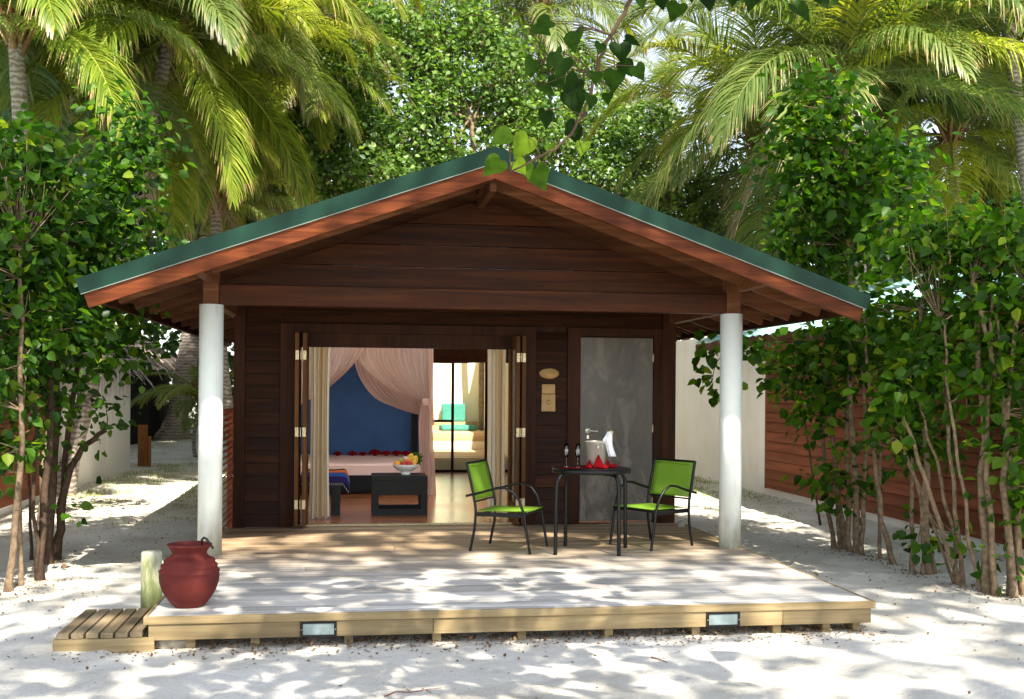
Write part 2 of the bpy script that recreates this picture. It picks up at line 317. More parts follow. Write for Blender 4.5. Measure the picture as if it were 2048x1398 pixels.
FR = {k: simple('fruit_'+k, c, .35, .5, .15, 10) for k, c in dict(orange=(.80, .30, .02), mango=(.75, .45, .04), apple=(.45, .02, .02), lime=(.25, .35, .03), leaf=(.02, .07, .015), white=(.8, .76, .6)).items()}

# ---------------------------------------------------------------- mesh helpers
class MB:
    def __init__(s): s.v = []; s.f = []; s.r = []; s.sm = []
    def add(s, vs, fs, r=.5, smooth=False):
        o = len(s.v); s.v += [tuple(x) for x in vs]; s.f += [tuple(i+o for i in f) for f in fs]
        s.r += (list(r) if hasattr(r, '__len__') else [r]*len(fs)); s.sm += [smooth]*len(fs); return s
    def box(s, x0, x1, y0, y1, z0, z1, r=None, M=None):
        vs = [Vector((x, y, z)) for z in (z0, z1) for y in (y0, y1) for x in (x0, x1)]
        if M is not None: vs = [M @ v for v in vs]
        return s.add(vs, [(0, 2, 3, 1), (4, 5, 7, 6), (0, 1, 5, 4), (2, 6, 7, 3), (0, 4, 6, 2), (1, 3, 7, 5)], random.random() if r is None else r)
    def prism(s, pts, axis, a, b, r=None):
        """polygon pts (2D) extruded along axis from a to b"""
        def mk(p, t):
            q = list(p); q.insert(axis, t); return tuple(q)
        n = len(pts); vs = [mk(p, a) for p in pts]+[mk(p, b) for p in pts]
        fs = [tuple(range(n)), tuple(range(2*n-1, n-1, -1))]+[(i, i+n, (i+1) % n+n, (i+1) % n) for i in range(n)]
        return s.add(vs, fs, random.random() if r is None else r)
    def tube(s, pts, rad, n=8, r=.5, cap=True):
        pts = [Vector(p) for p in pts]; k = len(pts)
        rads = rad if hasattr(rad, '__len__') else [rad]*k
        vs = []; pn = None
        for i, p in enumerate(pts):
            d = (pts[min(i+1, k-1)]-pts[max(i-1, 0)]).normalized()
            if pn is None:
                a = Vector((0, 0, 1)) if abs(d.z) < .9 else Vector((1, 0, 0)); pn = d.cross(a).normalized()
            pn = (pn-d*pn.dot(d)).normalized(); q = d.cross(pn)
            for j in range(n):
                t = 2*pi*j/n; vs.append(p+(pn*cos(t)+q*sin(t))*rads[i])
        fs = [(i*n+j, i*n+(j+1) % n, (i+1)*n+(j+1) % n, (i+1)*n+j) for i in range(k-1) for j in range(n)]
        s.add(vs, fs, r, True)
        if cap:
            s.add(vs[:n], [tuple(range(n-1, -1, -1))], r); s.add(vs[-n:], [tuple(range(n))], r)
        return s
    def lathe(s, prof, c=(0, 0, 0), n=32, r=.5, M=None):
        vs = []; c = Vector(c)
        for (rr, z) in prof:
            for j in range(n):
                v = Vector((rr*cos(2*pi*j/n), rr*sin(2*pi*j/n), z)); vs.append((M @ v if M is not None else v)+c)
        fs = [(i*n+j, i*n+(j+1) % n, (i+1)*n+(j+1) % n, (i+1)*n+j) for i in range(len(prof)-1) for j in range(n)]
        return s.add(vs, fs, r, True)
    def grid(s, fn, nu, nv, rfn=None, smooth=True):
        vs = [fn(i/nu, j/nv) for j in range(nv+1) for i in range(nu+1)]
        fs = [(j*(nu+1)+i, j*(nu+1)+i+1, (j+1)*(nu+1)+i+1, (j+1)*(nu+1)+i) for j in range(nv) for i in range(nu)]
        rr = [rfn((i+.5)/nu, (j+.5)/nv) for j in range(nv) for i in range(nu)] if rfn else .5
        return s.add(vs, fs, rr, smooth)
    def build(s, name, material, parent=None, loc=None, bevel=0, solid=0):
        me = bpy.data.meshes.new(name)
        vs = s.v
        if loc is not None: vs = [(x-loc[0], y-loc[1], z-loc[2]) for x, y, z in vs]
        me.from_pydata(vs, [], s.f); me.update()
        me.polygons.foreach_set('use_smooth', s.sm)
        a = me.attributes.new('rnd', 'FLOAT', 'FACE'); a.data.foreach_set('value', s.r)
        me.materials.append(material if not isinstance(material, str) else mt[material])
        o = bpy.data.objects.new(name, me); COL.objects.link(o)
        if loc is not None: o.location = loc
        if parent is not None: o.parent = parent
        if solid:
            md = o.modifiers.new('s', 'SOLIDIFY'); md.thickness = solid; md.offset = 0
        if bevel:
            md = o.modifiers.new('b', 'BEVEL'); md.width = bevel; md.segments = 2; md.limit_method = 'ANGLE'; md.angle_limit = R(50)
        return o
def tag(o, label=None, cat=None, group=None, kind=None):
    for k, v in (('label', label), ('category', cat), ('group', group), ('kind', kind)):
        if v: o[k] = v
    return o
def empty(name, label, cat, loc=(0, 0, 0), group=None, rz=0):
    o = bpy.data.objects.new(name, None); COL.objects.link(o); o.location = loc; o.rotation_euler = (0, 0, rz); o.empty_display_size = .1
    return tag(o, label, cat, group)
def quadmesh(name, V, Q, rnd, material, parent=None):
    me = bpy.data.meshes.new(name); V = np.asarray(V, np.float32); Q = np.asarray(Q, np.int32)
    me.vertices.add(len(V)); me.vertices.foreach_set('co', V.ravel())
    me.loops.add(Q.size); me.loops.foreach_set('vertex_index', Q.ravel())
    me.polygons.add(len(Q)); me.polygons.foreach_set('loop_start', np.arange(0, Q.size, 4, dtype=np.int32)); me.polygons.foreach_set('loop_total', np.full(len(Q), 4, np.int32))
    me.update(calc_edges=True)
    a = me.attributes.new('rnd', 'FLOAT', 'FACE'); a.data.foreach_set('value', np.asarray(rnd, np.float32))
    me.materials.append(mt[material])
    o = bpy.data.objects.new(name, me); COL.objects.link(o)
    if parent is not None: o.parent = parent
    return o
OVATE = (np.array([(0, 0, 0), (.28, .48, .10), (.62, .42, .08), (1, 0, -.12), (.62, -.42, .08), (.28, -.48, .10)]), np.array([(0, 3, 2, 1), (0, 5, 4, 3)]))
HEART = (np.array([(0, 0, 0), (-.13, .22, .03), (-.06, .42, .06), (.16, .53, .08), (.42, .47, .06), (.66, .28, .02), (1.03, 0, -.12),
                   (-.13, -.22, .03), (-.06, -.42, .06), (.16, -.53, .08), (.42, -.47, .06), (.66, -.28, .02), (.42, 0, -.02)]),
         np.array([(0, 3, 2, 1), (0, 12, 4, 3), (12, 6, 5, 4), (0, 7, 8, 9), (0, 9, 10, 12), (12, 10, 11, 6)]))
def leaves(name, P, L, material, parent=None, shape=OVATE, ratio=.75, droop=.35, out=None, up=.6, rnd=None, frm=None):
    """P Nx3 leaf bases; L mean length"""
    N = len(P); g = np.random.default_rng(len(P)*7+13)
    D = g.normal(size=(N, 3)); D[:, 2] *= .5
    if out is not None: D = D*.6+out*1.0
    D[:, 2] -= droop; D /= np.linalg.norm(D, axis=1, keepdims=True)
    U = g.normal(size=(N, 3))*.6; U[:, 2] += up
    if out is not None: U += out*.35
    Sd = np.cross(U, D); Sd /= np.linalg.norm(Sd, axis=1, keepdims=True)+1e-9; U = np.cross(D, Sd)
    ln = L*(.42+.95*g.beta(2.2, 2, N))
    T, Fq = shape
    V = P[:, None, :] + ln[:, None, None]*(T[None, :, 0, None]*D[:, None, :] + T[None, :, 1, None]*ratio*Sd[:, None, :] + T[None, :, 2, None]*U[:, None, :])
    Q = (np.arange(N)[:, None, None]*len(T) + Fq[None]).reshape(-1, 4)
    rr = g.beta(2, 2.4, N) if rnd is None else rnd
    return quadmesh(name, V.reshape(-1, 3), Q, np.repeat(rr, len(Fq)), material, parent)
def cloud(blobs, g, clump=.16, per=11):
    """blobs: (centre, (rx,ry,rz), number of leaves) -> leaf bases, outward dirs, clump centres"""
    P = []; O = []; C = []
    for c, rr, n in blobs:
        k = max(1, int(n/per)); d = g.normal(size=(k, 3)); d /= np.linalg.norm(d, axis=1, keepdims=True)
        rad = g.uniform(.25, 1, (k, 1))**.5*g.uniform(.75, 1.28, (k, 1)); cc = np.array(c)+d*rad*np.array(rr)
        C.append(cc)
        q = g.normal(size=(k, per, 3))*clump*np.array([1, 1, .75]); P.append((cc[:, None, :]+q).reshape(-1, 3))
        o = q/(np.linalg.norm(q, axis=2, keepdims=True)+1e-9); O.append(o.reshape(-1, 3))
    return np.concatenate(P), np.concatenate(O), np.concatenate(C)

# ---------------------------------------------------------------- GROUND
def axis(a, b, step, lo, hi):
    xs = list(np.arange(a, b+1e-6, step)); s = step; x = xs[-1]
    while x < hi: s *= 1.35; x += s; xs.append(x)
    s = step; x = xs[0]
    while x > lo: s *= 1.35; x -= s; xs.insert(0, x)
    return np.array(xs)
gx = axis(-4, 9, .06, -400, 400); gy = axis(-8, 14, .06, -300, 600)
def hnoise(X, Y):
    h = np.zeros_like(X); g = np.random.default_rng(3)
    for sc, am in ((.7, .012), (1.7, .010), (4, .006), (9, .004)):
        for _ in range(4):
            a = g.uniform(0, 2*pi); p = g.uniform(0, 6.28); k = sc*g.uniform(.7, 1.3)*2
            h += am*.5*np.sin(k*(X*cos(a)+Y*sin(a))+p)*np.sin(k*.6*(X*sin(a)-Y*cos(a))+p*2)
    fx = g.uniform(-4, 9, 420); fy = g.uniform(-7, 9, 420); fa = g.uniform(0, 3.14, 420); fd = g.uniform(.006, .022, 420)
    near = (np.abs(X-2.5) < 8) & (np.abs(Y-1) < 10)
    if X.ndim == 2:
        for x, y, a, d in zip(fx, fy, fa, fd):
            i0, i1 = np.searchsorted(X[0], [x-.5, x+.5]); j0, j1 = np.searchsorted(Y[:, 0], [y-.5, y+.5])
            xx = X[j0:j1, i0:i1]-x; yy = Y[j0:j1, i0:i1]-y; u = xx*cos(a)+yy*sin(a); v = -xx*sin(a)+yy*cos(a); q = (u/.15)**2+(v/.07)**2
            h[j0:j1, i0:i1] += d*(.55*np.exp(-(np.sqrt(q)-1.5)**2*3)-np.exp(-q))
    return h
def gheight(X, Y):
    X = np.asarray(X, float); Y = np.asarray(Y, float)
    h = GZ+hnoise(X, Y)
    h += .28*np.exp(-(((X+3.4)/2.2)**2+((Y-22)/3.5)**2))
    inside = (X > -.3) & (X < 5.3) & (Y > -2.9) & (Y < 15)
    h = np.where(inside, np.minimum(h, GZ-.01), h)
    return h
XX, YY = np.meshgrid(gx, gy); ZZ = gheight(XX, YY)
V = np.stack([XX, YY, ZZ], -1).reshape(-1, 3); nx = len(gx)
ii, jj = np.meshgrid(np.arange(nx-1), np.arange(len(gy)-1)); b0 = (jj*nx+ii).ravel()
o = quadmesh('ground', V, np.stack([b0, b0+1, b0+nx+1, b0+nx], 1), np.full(len(b0), .5), 'sand')
o.data.polygons.foreach_set('use_smooth', [True]*len(b0)); tag(o, 'pale coral sand ground', kind='structure')

# ---------------------------------------------------------------- BUNGALOW
MX = 2.4902; SH = 3.4486; ZP = 3.6215; ZE = 2.4075; OY = -.992; BY = 9.7; WY = 2.034; W_ = 4.9804; HC = 2.3
ANG = math.atan2(ZP-ZE, SH); SL = SH/cos(ANG)
def slope_pt(side, s, y, n):      # s down the slope, n below the roof skin
    return Vector((MX+side*(s*cos(ANG)-n*sin(ANG)), y, ZP-s*sin(ANG)-n*cos(ANG)))
def slope_box(mb, side, s0, s1, y0, y1, n0, n1, r=None):
    vs = [slope_pt(side, s, y, n) for n in (n0, n1) for y in (y0, y1) for s in (s0, s1)]
    # make the cut at the ridge plumb
    if s0 == 0:
        for i in (0, 2, 4, 6):
            n = (n0, n0, n1, n1)[(i//2)]; vs[i] = Vector((MX, vs[i].y, ZP-n/cos(ANG)))
    mb.add(vs, [(0, 2, 3, 1), (4, 5, 7, 6), (0, 1, 5, 4), (2, 6, 7, 3), (0, 4, 6, 2), (1, 3, 7, 5)], random.random() if r is None else r)
house = empty('bungalow', 'brown timber bungalow with green gable roof behind the deck', 'bungalow', (MX, WY, 0))
def part(mb, name, m, parent=house, **k):
    o = mb.build(name, m, None, **k)
    if parent is not None:
        o.parent = parent; 
        o.matrix_parent_inverse = Matrix.Translation(-Vector(parent.location)) if parent.type == 'EMPTY' and parent.parent is None and parent.rotation_euler.z == 0 else Matrix.Identity(4)
    return o
# front siding
def siding(mb, rects, y, ztop=None, z0=.0, bh=.142, roof=None, t=.022, face=-1):
    """lapped boards; rects = list of (x0,x1,z0,z1)"""
    for (a, b, z0, z1) in rects:
        k0 = int(math.floor(z0/bh)); z = k0*bh
        while z < z1-1e-4:
            lo, hi = max(z, z0), min(z+bh-.006, z1)
            if hi-lo > .01:
                xa, xb = a, b
                f = t if face < 0 else -t
                mb.add([(xa, y-f, lo), (xb, y-f, lo), (xb, y-f*.35, hi), (xa, y-f*.35, hi), (xa, y+.02, lo), (xb, y+.02, lo), (xb, y+.02, hi), (xa, y+.02, hi)],
                       [(0, 1, 2, 3), (5, 4, 7, 6), (0, 4, 5, 1), (3, 2, 6, 7), (0, 3, 7, 4), (1, 5, 6, 2)], random.random())
            z += bh
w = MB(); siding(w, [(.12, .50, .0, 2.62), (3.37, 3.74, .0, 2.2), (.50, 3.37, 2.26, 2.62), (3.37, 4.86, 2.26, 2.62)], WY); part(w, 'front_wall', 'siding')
w = MB(); w.box(.02, 4.96, WY+.022, WY+.09, 2.0, 2.62, .3); w.box(.02, .60, WY+.022, WY+.09, 0, 2.0, .3); w.box(3.24, 3.87, WY+.022, WY+.09, 0, 2.0, .3); part(w, 'wall_lining', 'trim')
t = MB()
t.box(0, .12, WY-.045, WY+.1, -.02, 2.68, .4); t.box(.50, .655, WY-.05, WY+.08, -.0, 2.26, .6); t.box(3.235, 3.37, WY-.05, WY+.08, 0, 2.26, .5)
t.box(.655, 3.235, WY-.048, WY+.08, 2.155, 2.26, .2); t.box(3.74, 3.885, WY-.05, WY+.08, 0, 2.26, .6); t.box(4.76, 4.86, WY-.05, WY+.08, 0, 2.26, .3); t.box(3.885, 4.76, WY-.048, WY+.08, 2.16, 2.26, .4)
t.box(4.86, 5.02, WY-.055, WY+.1, -.02, 2.66, .8)
part(t, 'wall_trim', 'trim', bevel=.004)
# side walls, with windows added to let more daylight into the room
for X0, f, nm in ((0, -1, 'side_wall'), (W_, 1, 'side_wall')):
    w = MB(); z = 0; zs = []
    while z < 2.42: zs.append(z); z += .142
    for z, ya, yb in [(q, WY+.1, 2.9) for q in zs]+[(q, 5.5, 7.3) for q in zs]+[(q, 2.9, 5.5) for q in zs if q < .4 or q > 2.1]:
        hi = min(z+.136, 2.5); a, b = (X0-.022, X0-.008) if f < 0 else (X0+.022, X0+.008); c = X0+.03 if f < 0 else X0-.03
        w.add([(a, ya, z), (a, yb, z), (b, yb, hi), (b, ya, hi), (c, ya, z), (c, yb, z), (c, yb, hi), (c, ya, hi)],
              [(0, 1, 2, 3), (5, 4, 7, 6), (0, 4, 5, 1), (3, 2, 6, 7), (0, 3, 7, 4), (1, 5, 6, 2)], random.random())
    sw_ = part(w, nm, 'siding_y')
    w = MB(); xa, xb = X0-.03, X0+.03
    for y0_, y1_ in ((2.9, 2.96), (5.44, 5.5), (4.17, 4.23)): w.box(xa, xb, y0_, y1_, .56, 2.13)
    w.box(xa-.002, xb+.002, 2.9, 5.5, .5, .56); w.box(xa-.002, xb+.002, 2.9, 5.5, 2.13, 2.19); wf = part(w, 'added_window', 'trim')
    w = MB(); w.box(X0-.004, X0+.004, 2.96, 5.44, .56, 2.13); part(w, 'pane', 'glass', wf)
for x in (0, 4.88): w = MB(); w.box(x, x+.1, 7.3, 9.6, -.2, 2.5); part(w, 'rear_wall', 'whitewall')
# gable
g = MB(); z = HC+.19; bh = .205
def gx_at(z): return (ZP-.27-z)/math.tan(ANG)
while z < ZP-.32:
    z1 = z+bh-.006
    a, b = min(2.42, gx_at(z)), min(2.42, max(.03, gx_at(z1)))
    y = 0
    vs = [(MX-a, y-.026, z), (MX+a, y-.026, z), (MX+b, y-.008, z1), (MX-b, y-.008, z1), (MX-a, y+.03, z), (MX+a, y+.03, z), (MX+b, y+.03, z1), (MX-b, y+.03, z1)]
    g.add(vs, [(0, 1, 2, 3), (5, 4, 7, 6), (0, 4, 5, 1), (3, 2, 6, 7), (0, 3, 7, 4), (1, 5, 6, 2)], random.random()); z += bh
part(g, 'gable_panel', 'siding')
g = MB(); g.box(.07, W_-.07, -.05, .06, HC, HC+.187, .55); part(g, 'front_beam', 'beam', bevel=.005)
# posts above the columns, side beams, outriggers
t = MB()
for X in (0, W_):
    t.box(X-.07, X+.07, -.065, .08, HC, 2.66, .4)
    t.box(X-.045, X+.045, .08, BY-.3, HC+.02, HC+.2, .7)
    t.box(X-.045, X+.045, OY+.05, -.065, 2.50, 2.62, .9)
t.box(MX-.03, MX+.03, OY+.12, BY-.1, ZP-.35, ZP-.27, .0)
part(t, 'post_and_beam', 'rafter', bevel=.004)
# roof skin, corrugated; frosted panes added in each slope to brighten the room
SKY = (2.7, 5.6, .35, 2.6)
for side in (-1, 1):
    rf = MB(); N = 290
    def fn(u, v, side=side):
        y = OY+.01+(BY-OY-.01)*u; n = -.009*sin(u*N/4*2*pi)*1.0; return slope_pt(side, .01+(SL-.03)*v, y, n+.012)
    def sub(u0, u1, v0, v1): rf.grid(lambda u, v: fn(u0+(u1-u0)*u, v0+(v1-v0)*v), max(4, int(N*(u1-u0))), 1, smooth=False)
    ua, ub = (SKY[0]-OY)/(BY-OY), (SKY[1]-OY)/(BY-OY); va, vb = SKY[2]/SL, SKY[3]/SL
    sub(0, ua, 0, 1); sub(ub, 1, 0, 1); sub(ua, ub, 0, va); sub(ua, ub, vb, 1)
    part(rf, 'roof_sheet', 'green', solid=.004)
    rf = MB(); rf.add([slope_pt(side, q_, y_, -.026) for q_, y_ in ((SKY[2]-.03, SKY[0]-.03), (SKY[3]+.03, SKY[0]-.03), (SKY[3]+.03, SKY[1]+.03), (SKY[2]-.03, SKY[1]+.03))], [(0, 1, 2, 3)]); part(rf, 'added_skylight', 'frost')
rc = MB()
for side in (-1, 1):
    slope_box(rc, side, 0, SL, OY-.012, OY, -.012, .118, .5); slope_box(rc, side, 0, SL, OY, OY+.14, -.016, -.012, .5)
part(rc, 'green_barge_cap', 'green')
rc = MB()
for side in (-1, 1): slope_box(rc, side, 0, SL-.002, OY-.016, OY+.004, .118, .124, .5)
part(rc, 'drip_edge', 'edge')
rc = MB()
for side in (-1, 1): slope_box(rc, side, .0, SL-.02, OY+.006, OY+.045, .105, .245)
part(rc, 'bargeboard', 'barge', bevel=.003)
for side in (-1, 1): rc = MB(); slope_box(rc, side, SL-.045, SL-.02, OY+.045, BY, .02, .17); part(rc, 'eave_fascia', 'soffit')
rc = MB()
for side in (-1, 1):                      # soffit lining boards under the sheet
    y = OY+.05
    while y < BY-.2:
        if y+.146 > SKY[0] and y < SKY[1]: slope_box(rc, side, 0.0, SKY[2], y, y+.146, .028, .042); slope_box(rc, side, SKY[3], SL-.045, y, y+.146, .028, .042)
        else: slope_box(rc, side, 0.0, SL-.045, y, y+.146, .028, .042)
        y += .15
part(rc, 'roof_lining', 'soffit')
y = OY+.62
while y < BY-.1:
    for side in (-1, 1):
        rb = MB()
        slope_box(rb, side, .06, SL-.16, y, y+.045, .042, .20); slope_box(rb, side, SL-.16, SL-.05, y, y+.045, .042, .12)
        part(rb, 'rafter', 'rafter')
    y += .74
# ridge cap
rc = MB()
for side in (-1, 1): slope_box(rc, side, 0, .16, OY+.1, BY, -.010, -.006, .5)
part(rc, 'ridge_cap', 'green')
# columns
for X in (.0, W_):
    c = MB(); c.lathe([(.0, 0), (.109, 0), (.109, HC), (0, HC)], (0, 0, 0), 40)
    o = c.build('column', 'whitecol'); o.parent = house; o.matrix_parent_inverse = Matrix.Translation(-Vector(house.location)); o.location = (X, 0, .001)
    o['label'] = 'white round porch column'
# grey door
dr = MB(); dr.box(3.892, 4.753, WY-.02, WY+.02, .03, 2.15, .5); door = part(dr, 'door', 'door', bevel=.003)
h = MB(); M90 = Matrix.Rotation(R(90), 4, 'X')
h.lathe([(0, .012), (.028, .012), (.034, .006), (.034, 0)], (3.985, WY-.02, 1.075), 20, M=M90); h.tube([(3.985, WY-.03, 1.075), (3.985, WY-.07, 1.075), (4.0, WY-.078, 1.074), (4.09, WY-.078, 1.068)], .009, 8)
h.box(3.972, 3.998, WY-.024, WY-.0205, .98, 1.02); part(h, 'door_handle', 'steel', door)
for z in (.25, 1.1, 1.92):
    h = MB(); h.box(4.748, 4.764, WY-.03, WY-.02, z-.045, z+.045); part(h, 'hinge', 'brass', door)
# folding leaves
for nm, X0, X1 in (('left', .668, .8), ('right', 3.105, 3.222)):
    th = .046
    for k in range(2):
        a = X0 if k == 0 else X1-th
        d = MB(); y0, y1 = WY-.26, WY+.34
        d.box(a, a+th, y0, y0+.09, .03, 2.145); d.box(a, a+th, y1-.09, y1, .03, 2.145); d.box(a+.001, a+th-.001, y0+.09, y1-.09, .03, .25); d.box(a+.001, a+th-.001, y0+.09, y1-.09, 2.0, 2.145)
        leaf = part(d, 'folding_door_leaf', 'fold', bevel=.003)
        d = MB(); d.box(a+.018, a+.026, y0+.09, y1-.09, .25, 2.0); part(d, 'pane', 'glass', leaf)
        if k == 0:
            for z in (.27, 1.06, 1.90):
                d = MB(); d.box(X0+.008, X0+th-.002, y0-.006, y0-.0005, z-.05, z+.05); d.box(X1-th+.002, X1-.008, y0-.006, y0-.0005, z-.05, z+.05)
                d.tube([((X0+X1)/2, y0-.006, z-.05), ((X0+X1)/2, y0-.006, z+.05)], .008, 8)
                for q in (-.03, 0, .03): d.box(X0+.02, X0+.03, y0-.008, y0-.0055, z+q-.004, z+q+.004)
                part(d, 'hinge', 'brass', leaf)
th_ = MB(); th_.box(.80, 3.105, WY-.045, WY+.03, .004, .022); part(th_, 'door_track', 'brass')
# louvred screen
sc = empty('louvred_screen', 'brown louvred timber screen between left column and wall', 'screen', (-.03, 1.2, 0))
f = MB(); f.box(-.06, .0, .28, .34, 0, 1.27); f.box(-.06, .0, 1.93, 1.985, 0, 1.27); f.box(-.065, .005, .28, 1.985, 1.27, 1.31); part(f, 'frame', 'siding_y', sc)
f = MB(); z = .05
while z < 1.25:
    f.add([(-.055, .34, z), (-.055, 1.93, z), (-.005, 1.93, z+.045), (-.005, .34, z+.045), (-.055, .34, z+.01), (-.055, 1.93, z+.01), (-.005, 1.93, z+.055), (-.005, .34, z+.055)],
          [(0, 1, 2, 3), (7, 6, 5, 4), (0, 4, 5, 1), (3, 2, 6, 7), (0, 3, 7, 4), (1, 5, 6, 2)], random.random()); z += .066
part(f, 'slats', 'siding_y', sc)
# interior shell
fl = MB(); y = WY+.03
while y < 9.9: fl.box(.03, 4.95, y, y+.117, .0, .02); y += .12
part(fl, 'interior_floor', 'floor')
w = MB(); w.box(.06, 2.50, 7.85, 7.95, .02, 2.6, .5); part(w, 'blue_wall', 'blue')
w = MB(); w.box(2.50, 2.58, 7.85, 9.75, .02, 2.6, .5); [w.box(xa, xa+.02, *q) for xa in (.04, 4.90) for q in ((WY+.1, 2.92, .02, 2.6, .5), (5.48, 9.75, .02, 2.6, .5), (2.92, 5.48, .02, .54, .5), (2.92, 5.48, 2.16, 2.6, .5))]; w.box(.06, 2.58, 9.7, 9.78, .02, 2.6, .5); w.box(4.3, 4.88, 9.7, 9.78, .02, 2.6, .5)
part(w, 'interior_wall', 'plaster')
w = MB(); x = .06
while x < 4.88: w.box(x, min(4.88, x+.146), WY+.1, SKY[0]-.1, 2.6, 2.62); w.box(x, min(4.88, x+.146), SKY[1]+.1, 9.78, 2.6, 2.62); x += .15
part(w, 'interior_ceiling', 'whitepaint')
w = MB()
for y_ in (SKY[0]-.12, SKY[1]+.1): w.prism([(.1, 2.63), (4.88, 2.63), (4.88, 2.66), (MX, 3.44), (.1, 2.66)], 1, y_, y_+.015, .5)
part(w, 'added_light_shaft', 'whitepaint')  # white boards added to bounce daylight down from the roof panes
w = MB(); w.box(2.58, 4.3, 9.68, 9.78, 2.28, 2.6, .6); w.box(2.58, 4.3, 9.60, 9.68, 2.27, 2.31, .95); part(w, 'rear_lintel', 'ceiling')
gl = MB()
for x in (2.60, 3.11, 3.73, 4.25): gl.box(x, x+.05, 9.70, 9.75, .02, 2.28, .3)
gl.box(2.65, 3.11, 9.702, 9.748, .93, .975, .3); gl.box(2.65, 4.25, 9.698, 9.752, .02, .055, .3)
fr = part(gl, 'rear_sliding_door', 'trim')
gl = MB(); gl.box(2.62, 4.26, 9.722, 9.728, .05, 2.28); part(gl, 'pane', 'glass', fr)
# ---------------------------------------------------------------- DECK
deck = empty('timber_deck', 'pale weathered timber deck in front of the bungalow', 'deck', (2.5, -.4, GZ))
d = MB(); y = -2.742; k = 0
while y < WY-.05:
    y1 = min(y+.093, WY-.048)
    cuts = [-.0656]+sorted(random.sample([.9, 1.7, 2.6, 3.3, 4.1], 1))+[5.092]
    for a, b in zip(cuts[:-1], cuts[1:]): d.box(a+.0015, b-.0015, y+.003, y1-.002, -.024+random.uniform(-.0008, .0008), random.uniform(-.0012, .0012))
    y += .095
part(d, 'decking_boards', 'deck', deck, bevel=.002)
d = MB(); d.box(-.069, 5.0955, -2.772, -2.744, -.05, .002, .85); d.box(-.09, -.068, -2.772, WY-.1, -.05, .002, .8); d.box(5.094, 5.116, -2.772, WY-.1, -.05, .002, .8); part(d, 'edge_board', 'deckedge', deck, bevel=.003)
d = MB(); xs = [-.06, 1.85, 4.4, 5.085]
for a, b in zip(xs[:-1], xs[1:]): d.box(a+.002, b-.002, -2.76, -2.722, -.158, -.052)
d.box(-.06, -.03, -2.72, WY, -.158, -.052); d.box(5.055, 5.085, -2.72, WY, -.158, -.052); part(d, 'fascia_board', 'deckedge', deck, bevel=.002)
for x in (.209, .637, 1.27, 1.88, 2.483, 3.115, 3.762, 4.379, 4.762, 5.0):
    d = MB(); d.box(x-.03, x+.03, -2.70, -2.55, GZ-.05, -.06); d.box(x-.025, x+.025, -2.55, WY, -.14, -.03, .4)
    part(d, 'joist', 'deckedge', deck)
for x0, x1 in ((.941, 1.188), (3.819, 4.07)):
    d = MB(); y = -2.775; z0, z1 = -.160, -.054
    d.box(x0, x1, y, -2.7605, z0, z0+.016); d.box(x0, x1, y, -2.7605, z1-.014, z1); d.box(x0, x0+.018, y, -2.7605, z0+.016, z1-.014); d.box(x1-.018, x1, y, -2.7605, z0+.016, z1-.014)
    d.box(x0+.016, x1-.016, -2.763, -2.7605, z0+.014, z1-.012)
    o = part(d, 'deck_light', 'black', deck, bevel=.002)
    d = MB(); d.box(x0+.018, x1-.018, -2.769, -2.7635, z0+.016, z1-.014); part(d, 'lens', 'lens', o)
    for q_ in (x0+.006, x1-.011): d = MB(); d.box(q_, q_+.005, -2.7765, -2.775, -.11, -.105); part(d, 'screw', 'steel', o)
# step
st = empty('slatted_step', 'low slatted timber step left of the deck', 'step', (-.37, -2.3, GZ))
for i in range(6):
    d = MB(); x = -.647+i*.094; d.box(x, x+.078, -2.76, -1.93, -.135, -.10); part(d, 'slat', 'slat', st, bevel=.003)
d = MB(); d.box(-.665, -.02, -2.775, -2.74, GZ-.02, -.137, .8); d.box(-.665, -.635, -2.74, -1.93, GZ-.02, -.137, .6); d.box(-.64, -.1, -1.97, -1.935, GZ-.02, -.137, .5); part(d, 'bearer', 'deckedge', st)
# bollard
b = MB(); b.lathe([(0, -.1), (.077, -.1), (.078, .2), (.076, .505), (.07, .52), (0, .522)], (0, 0, 0), 28)
o = b.build('bollard', 'bollard'); o.location = (-.205, -1.80, GZ); tag(o, 'mossy round wooden post standing behind the red pot', 'post')
# pot
p = MB()
prof = [(0, .0), (.105, .0), (.118, .012), (.15, .05), (.188, .11), (.208, .17), (.213, .215), (.209, .240), (.215, .248), (.213, .258), (.200, .268), (.198, .284), (.202, .291), (.196, .300),
        (.182, .308), (.180, .320), (.183, .327), (.172, .338), (.142, .352), (.126, .368), (.123, .382), (.130, .400), (.148, .424), (.158, .436), (.159, .443), (.150, .446), (.138, .432), (.116, .395), (.112, .37), (.15, .33), (.19, .25), (.18, .13), (.1, .03), (0, .03)]
p.lathe([(r*.97, z*.98) for r, z in prof], (0, 0, 0), 56); o = p.build('clay_pot', 'clay'); o.location = (.155, -2.40, .003); tag(o, 'rounded dark red clay pot on the deck corner', 'pot')
p = MB(); p.tube([(.24, -2.36, .34), (.235, -2.37, .42), (.235, -2.375, .462), (.25, -2.38, .478), (.268, -2.385, .47), (.318, -2.40, .402)], .0085, 8)
o = p.build('iron_hook', 'iron', loc=(.24, -2.36, .42)); tag(o, 'bent dark iron hook hanging over the rim of the red pot', 'hook')
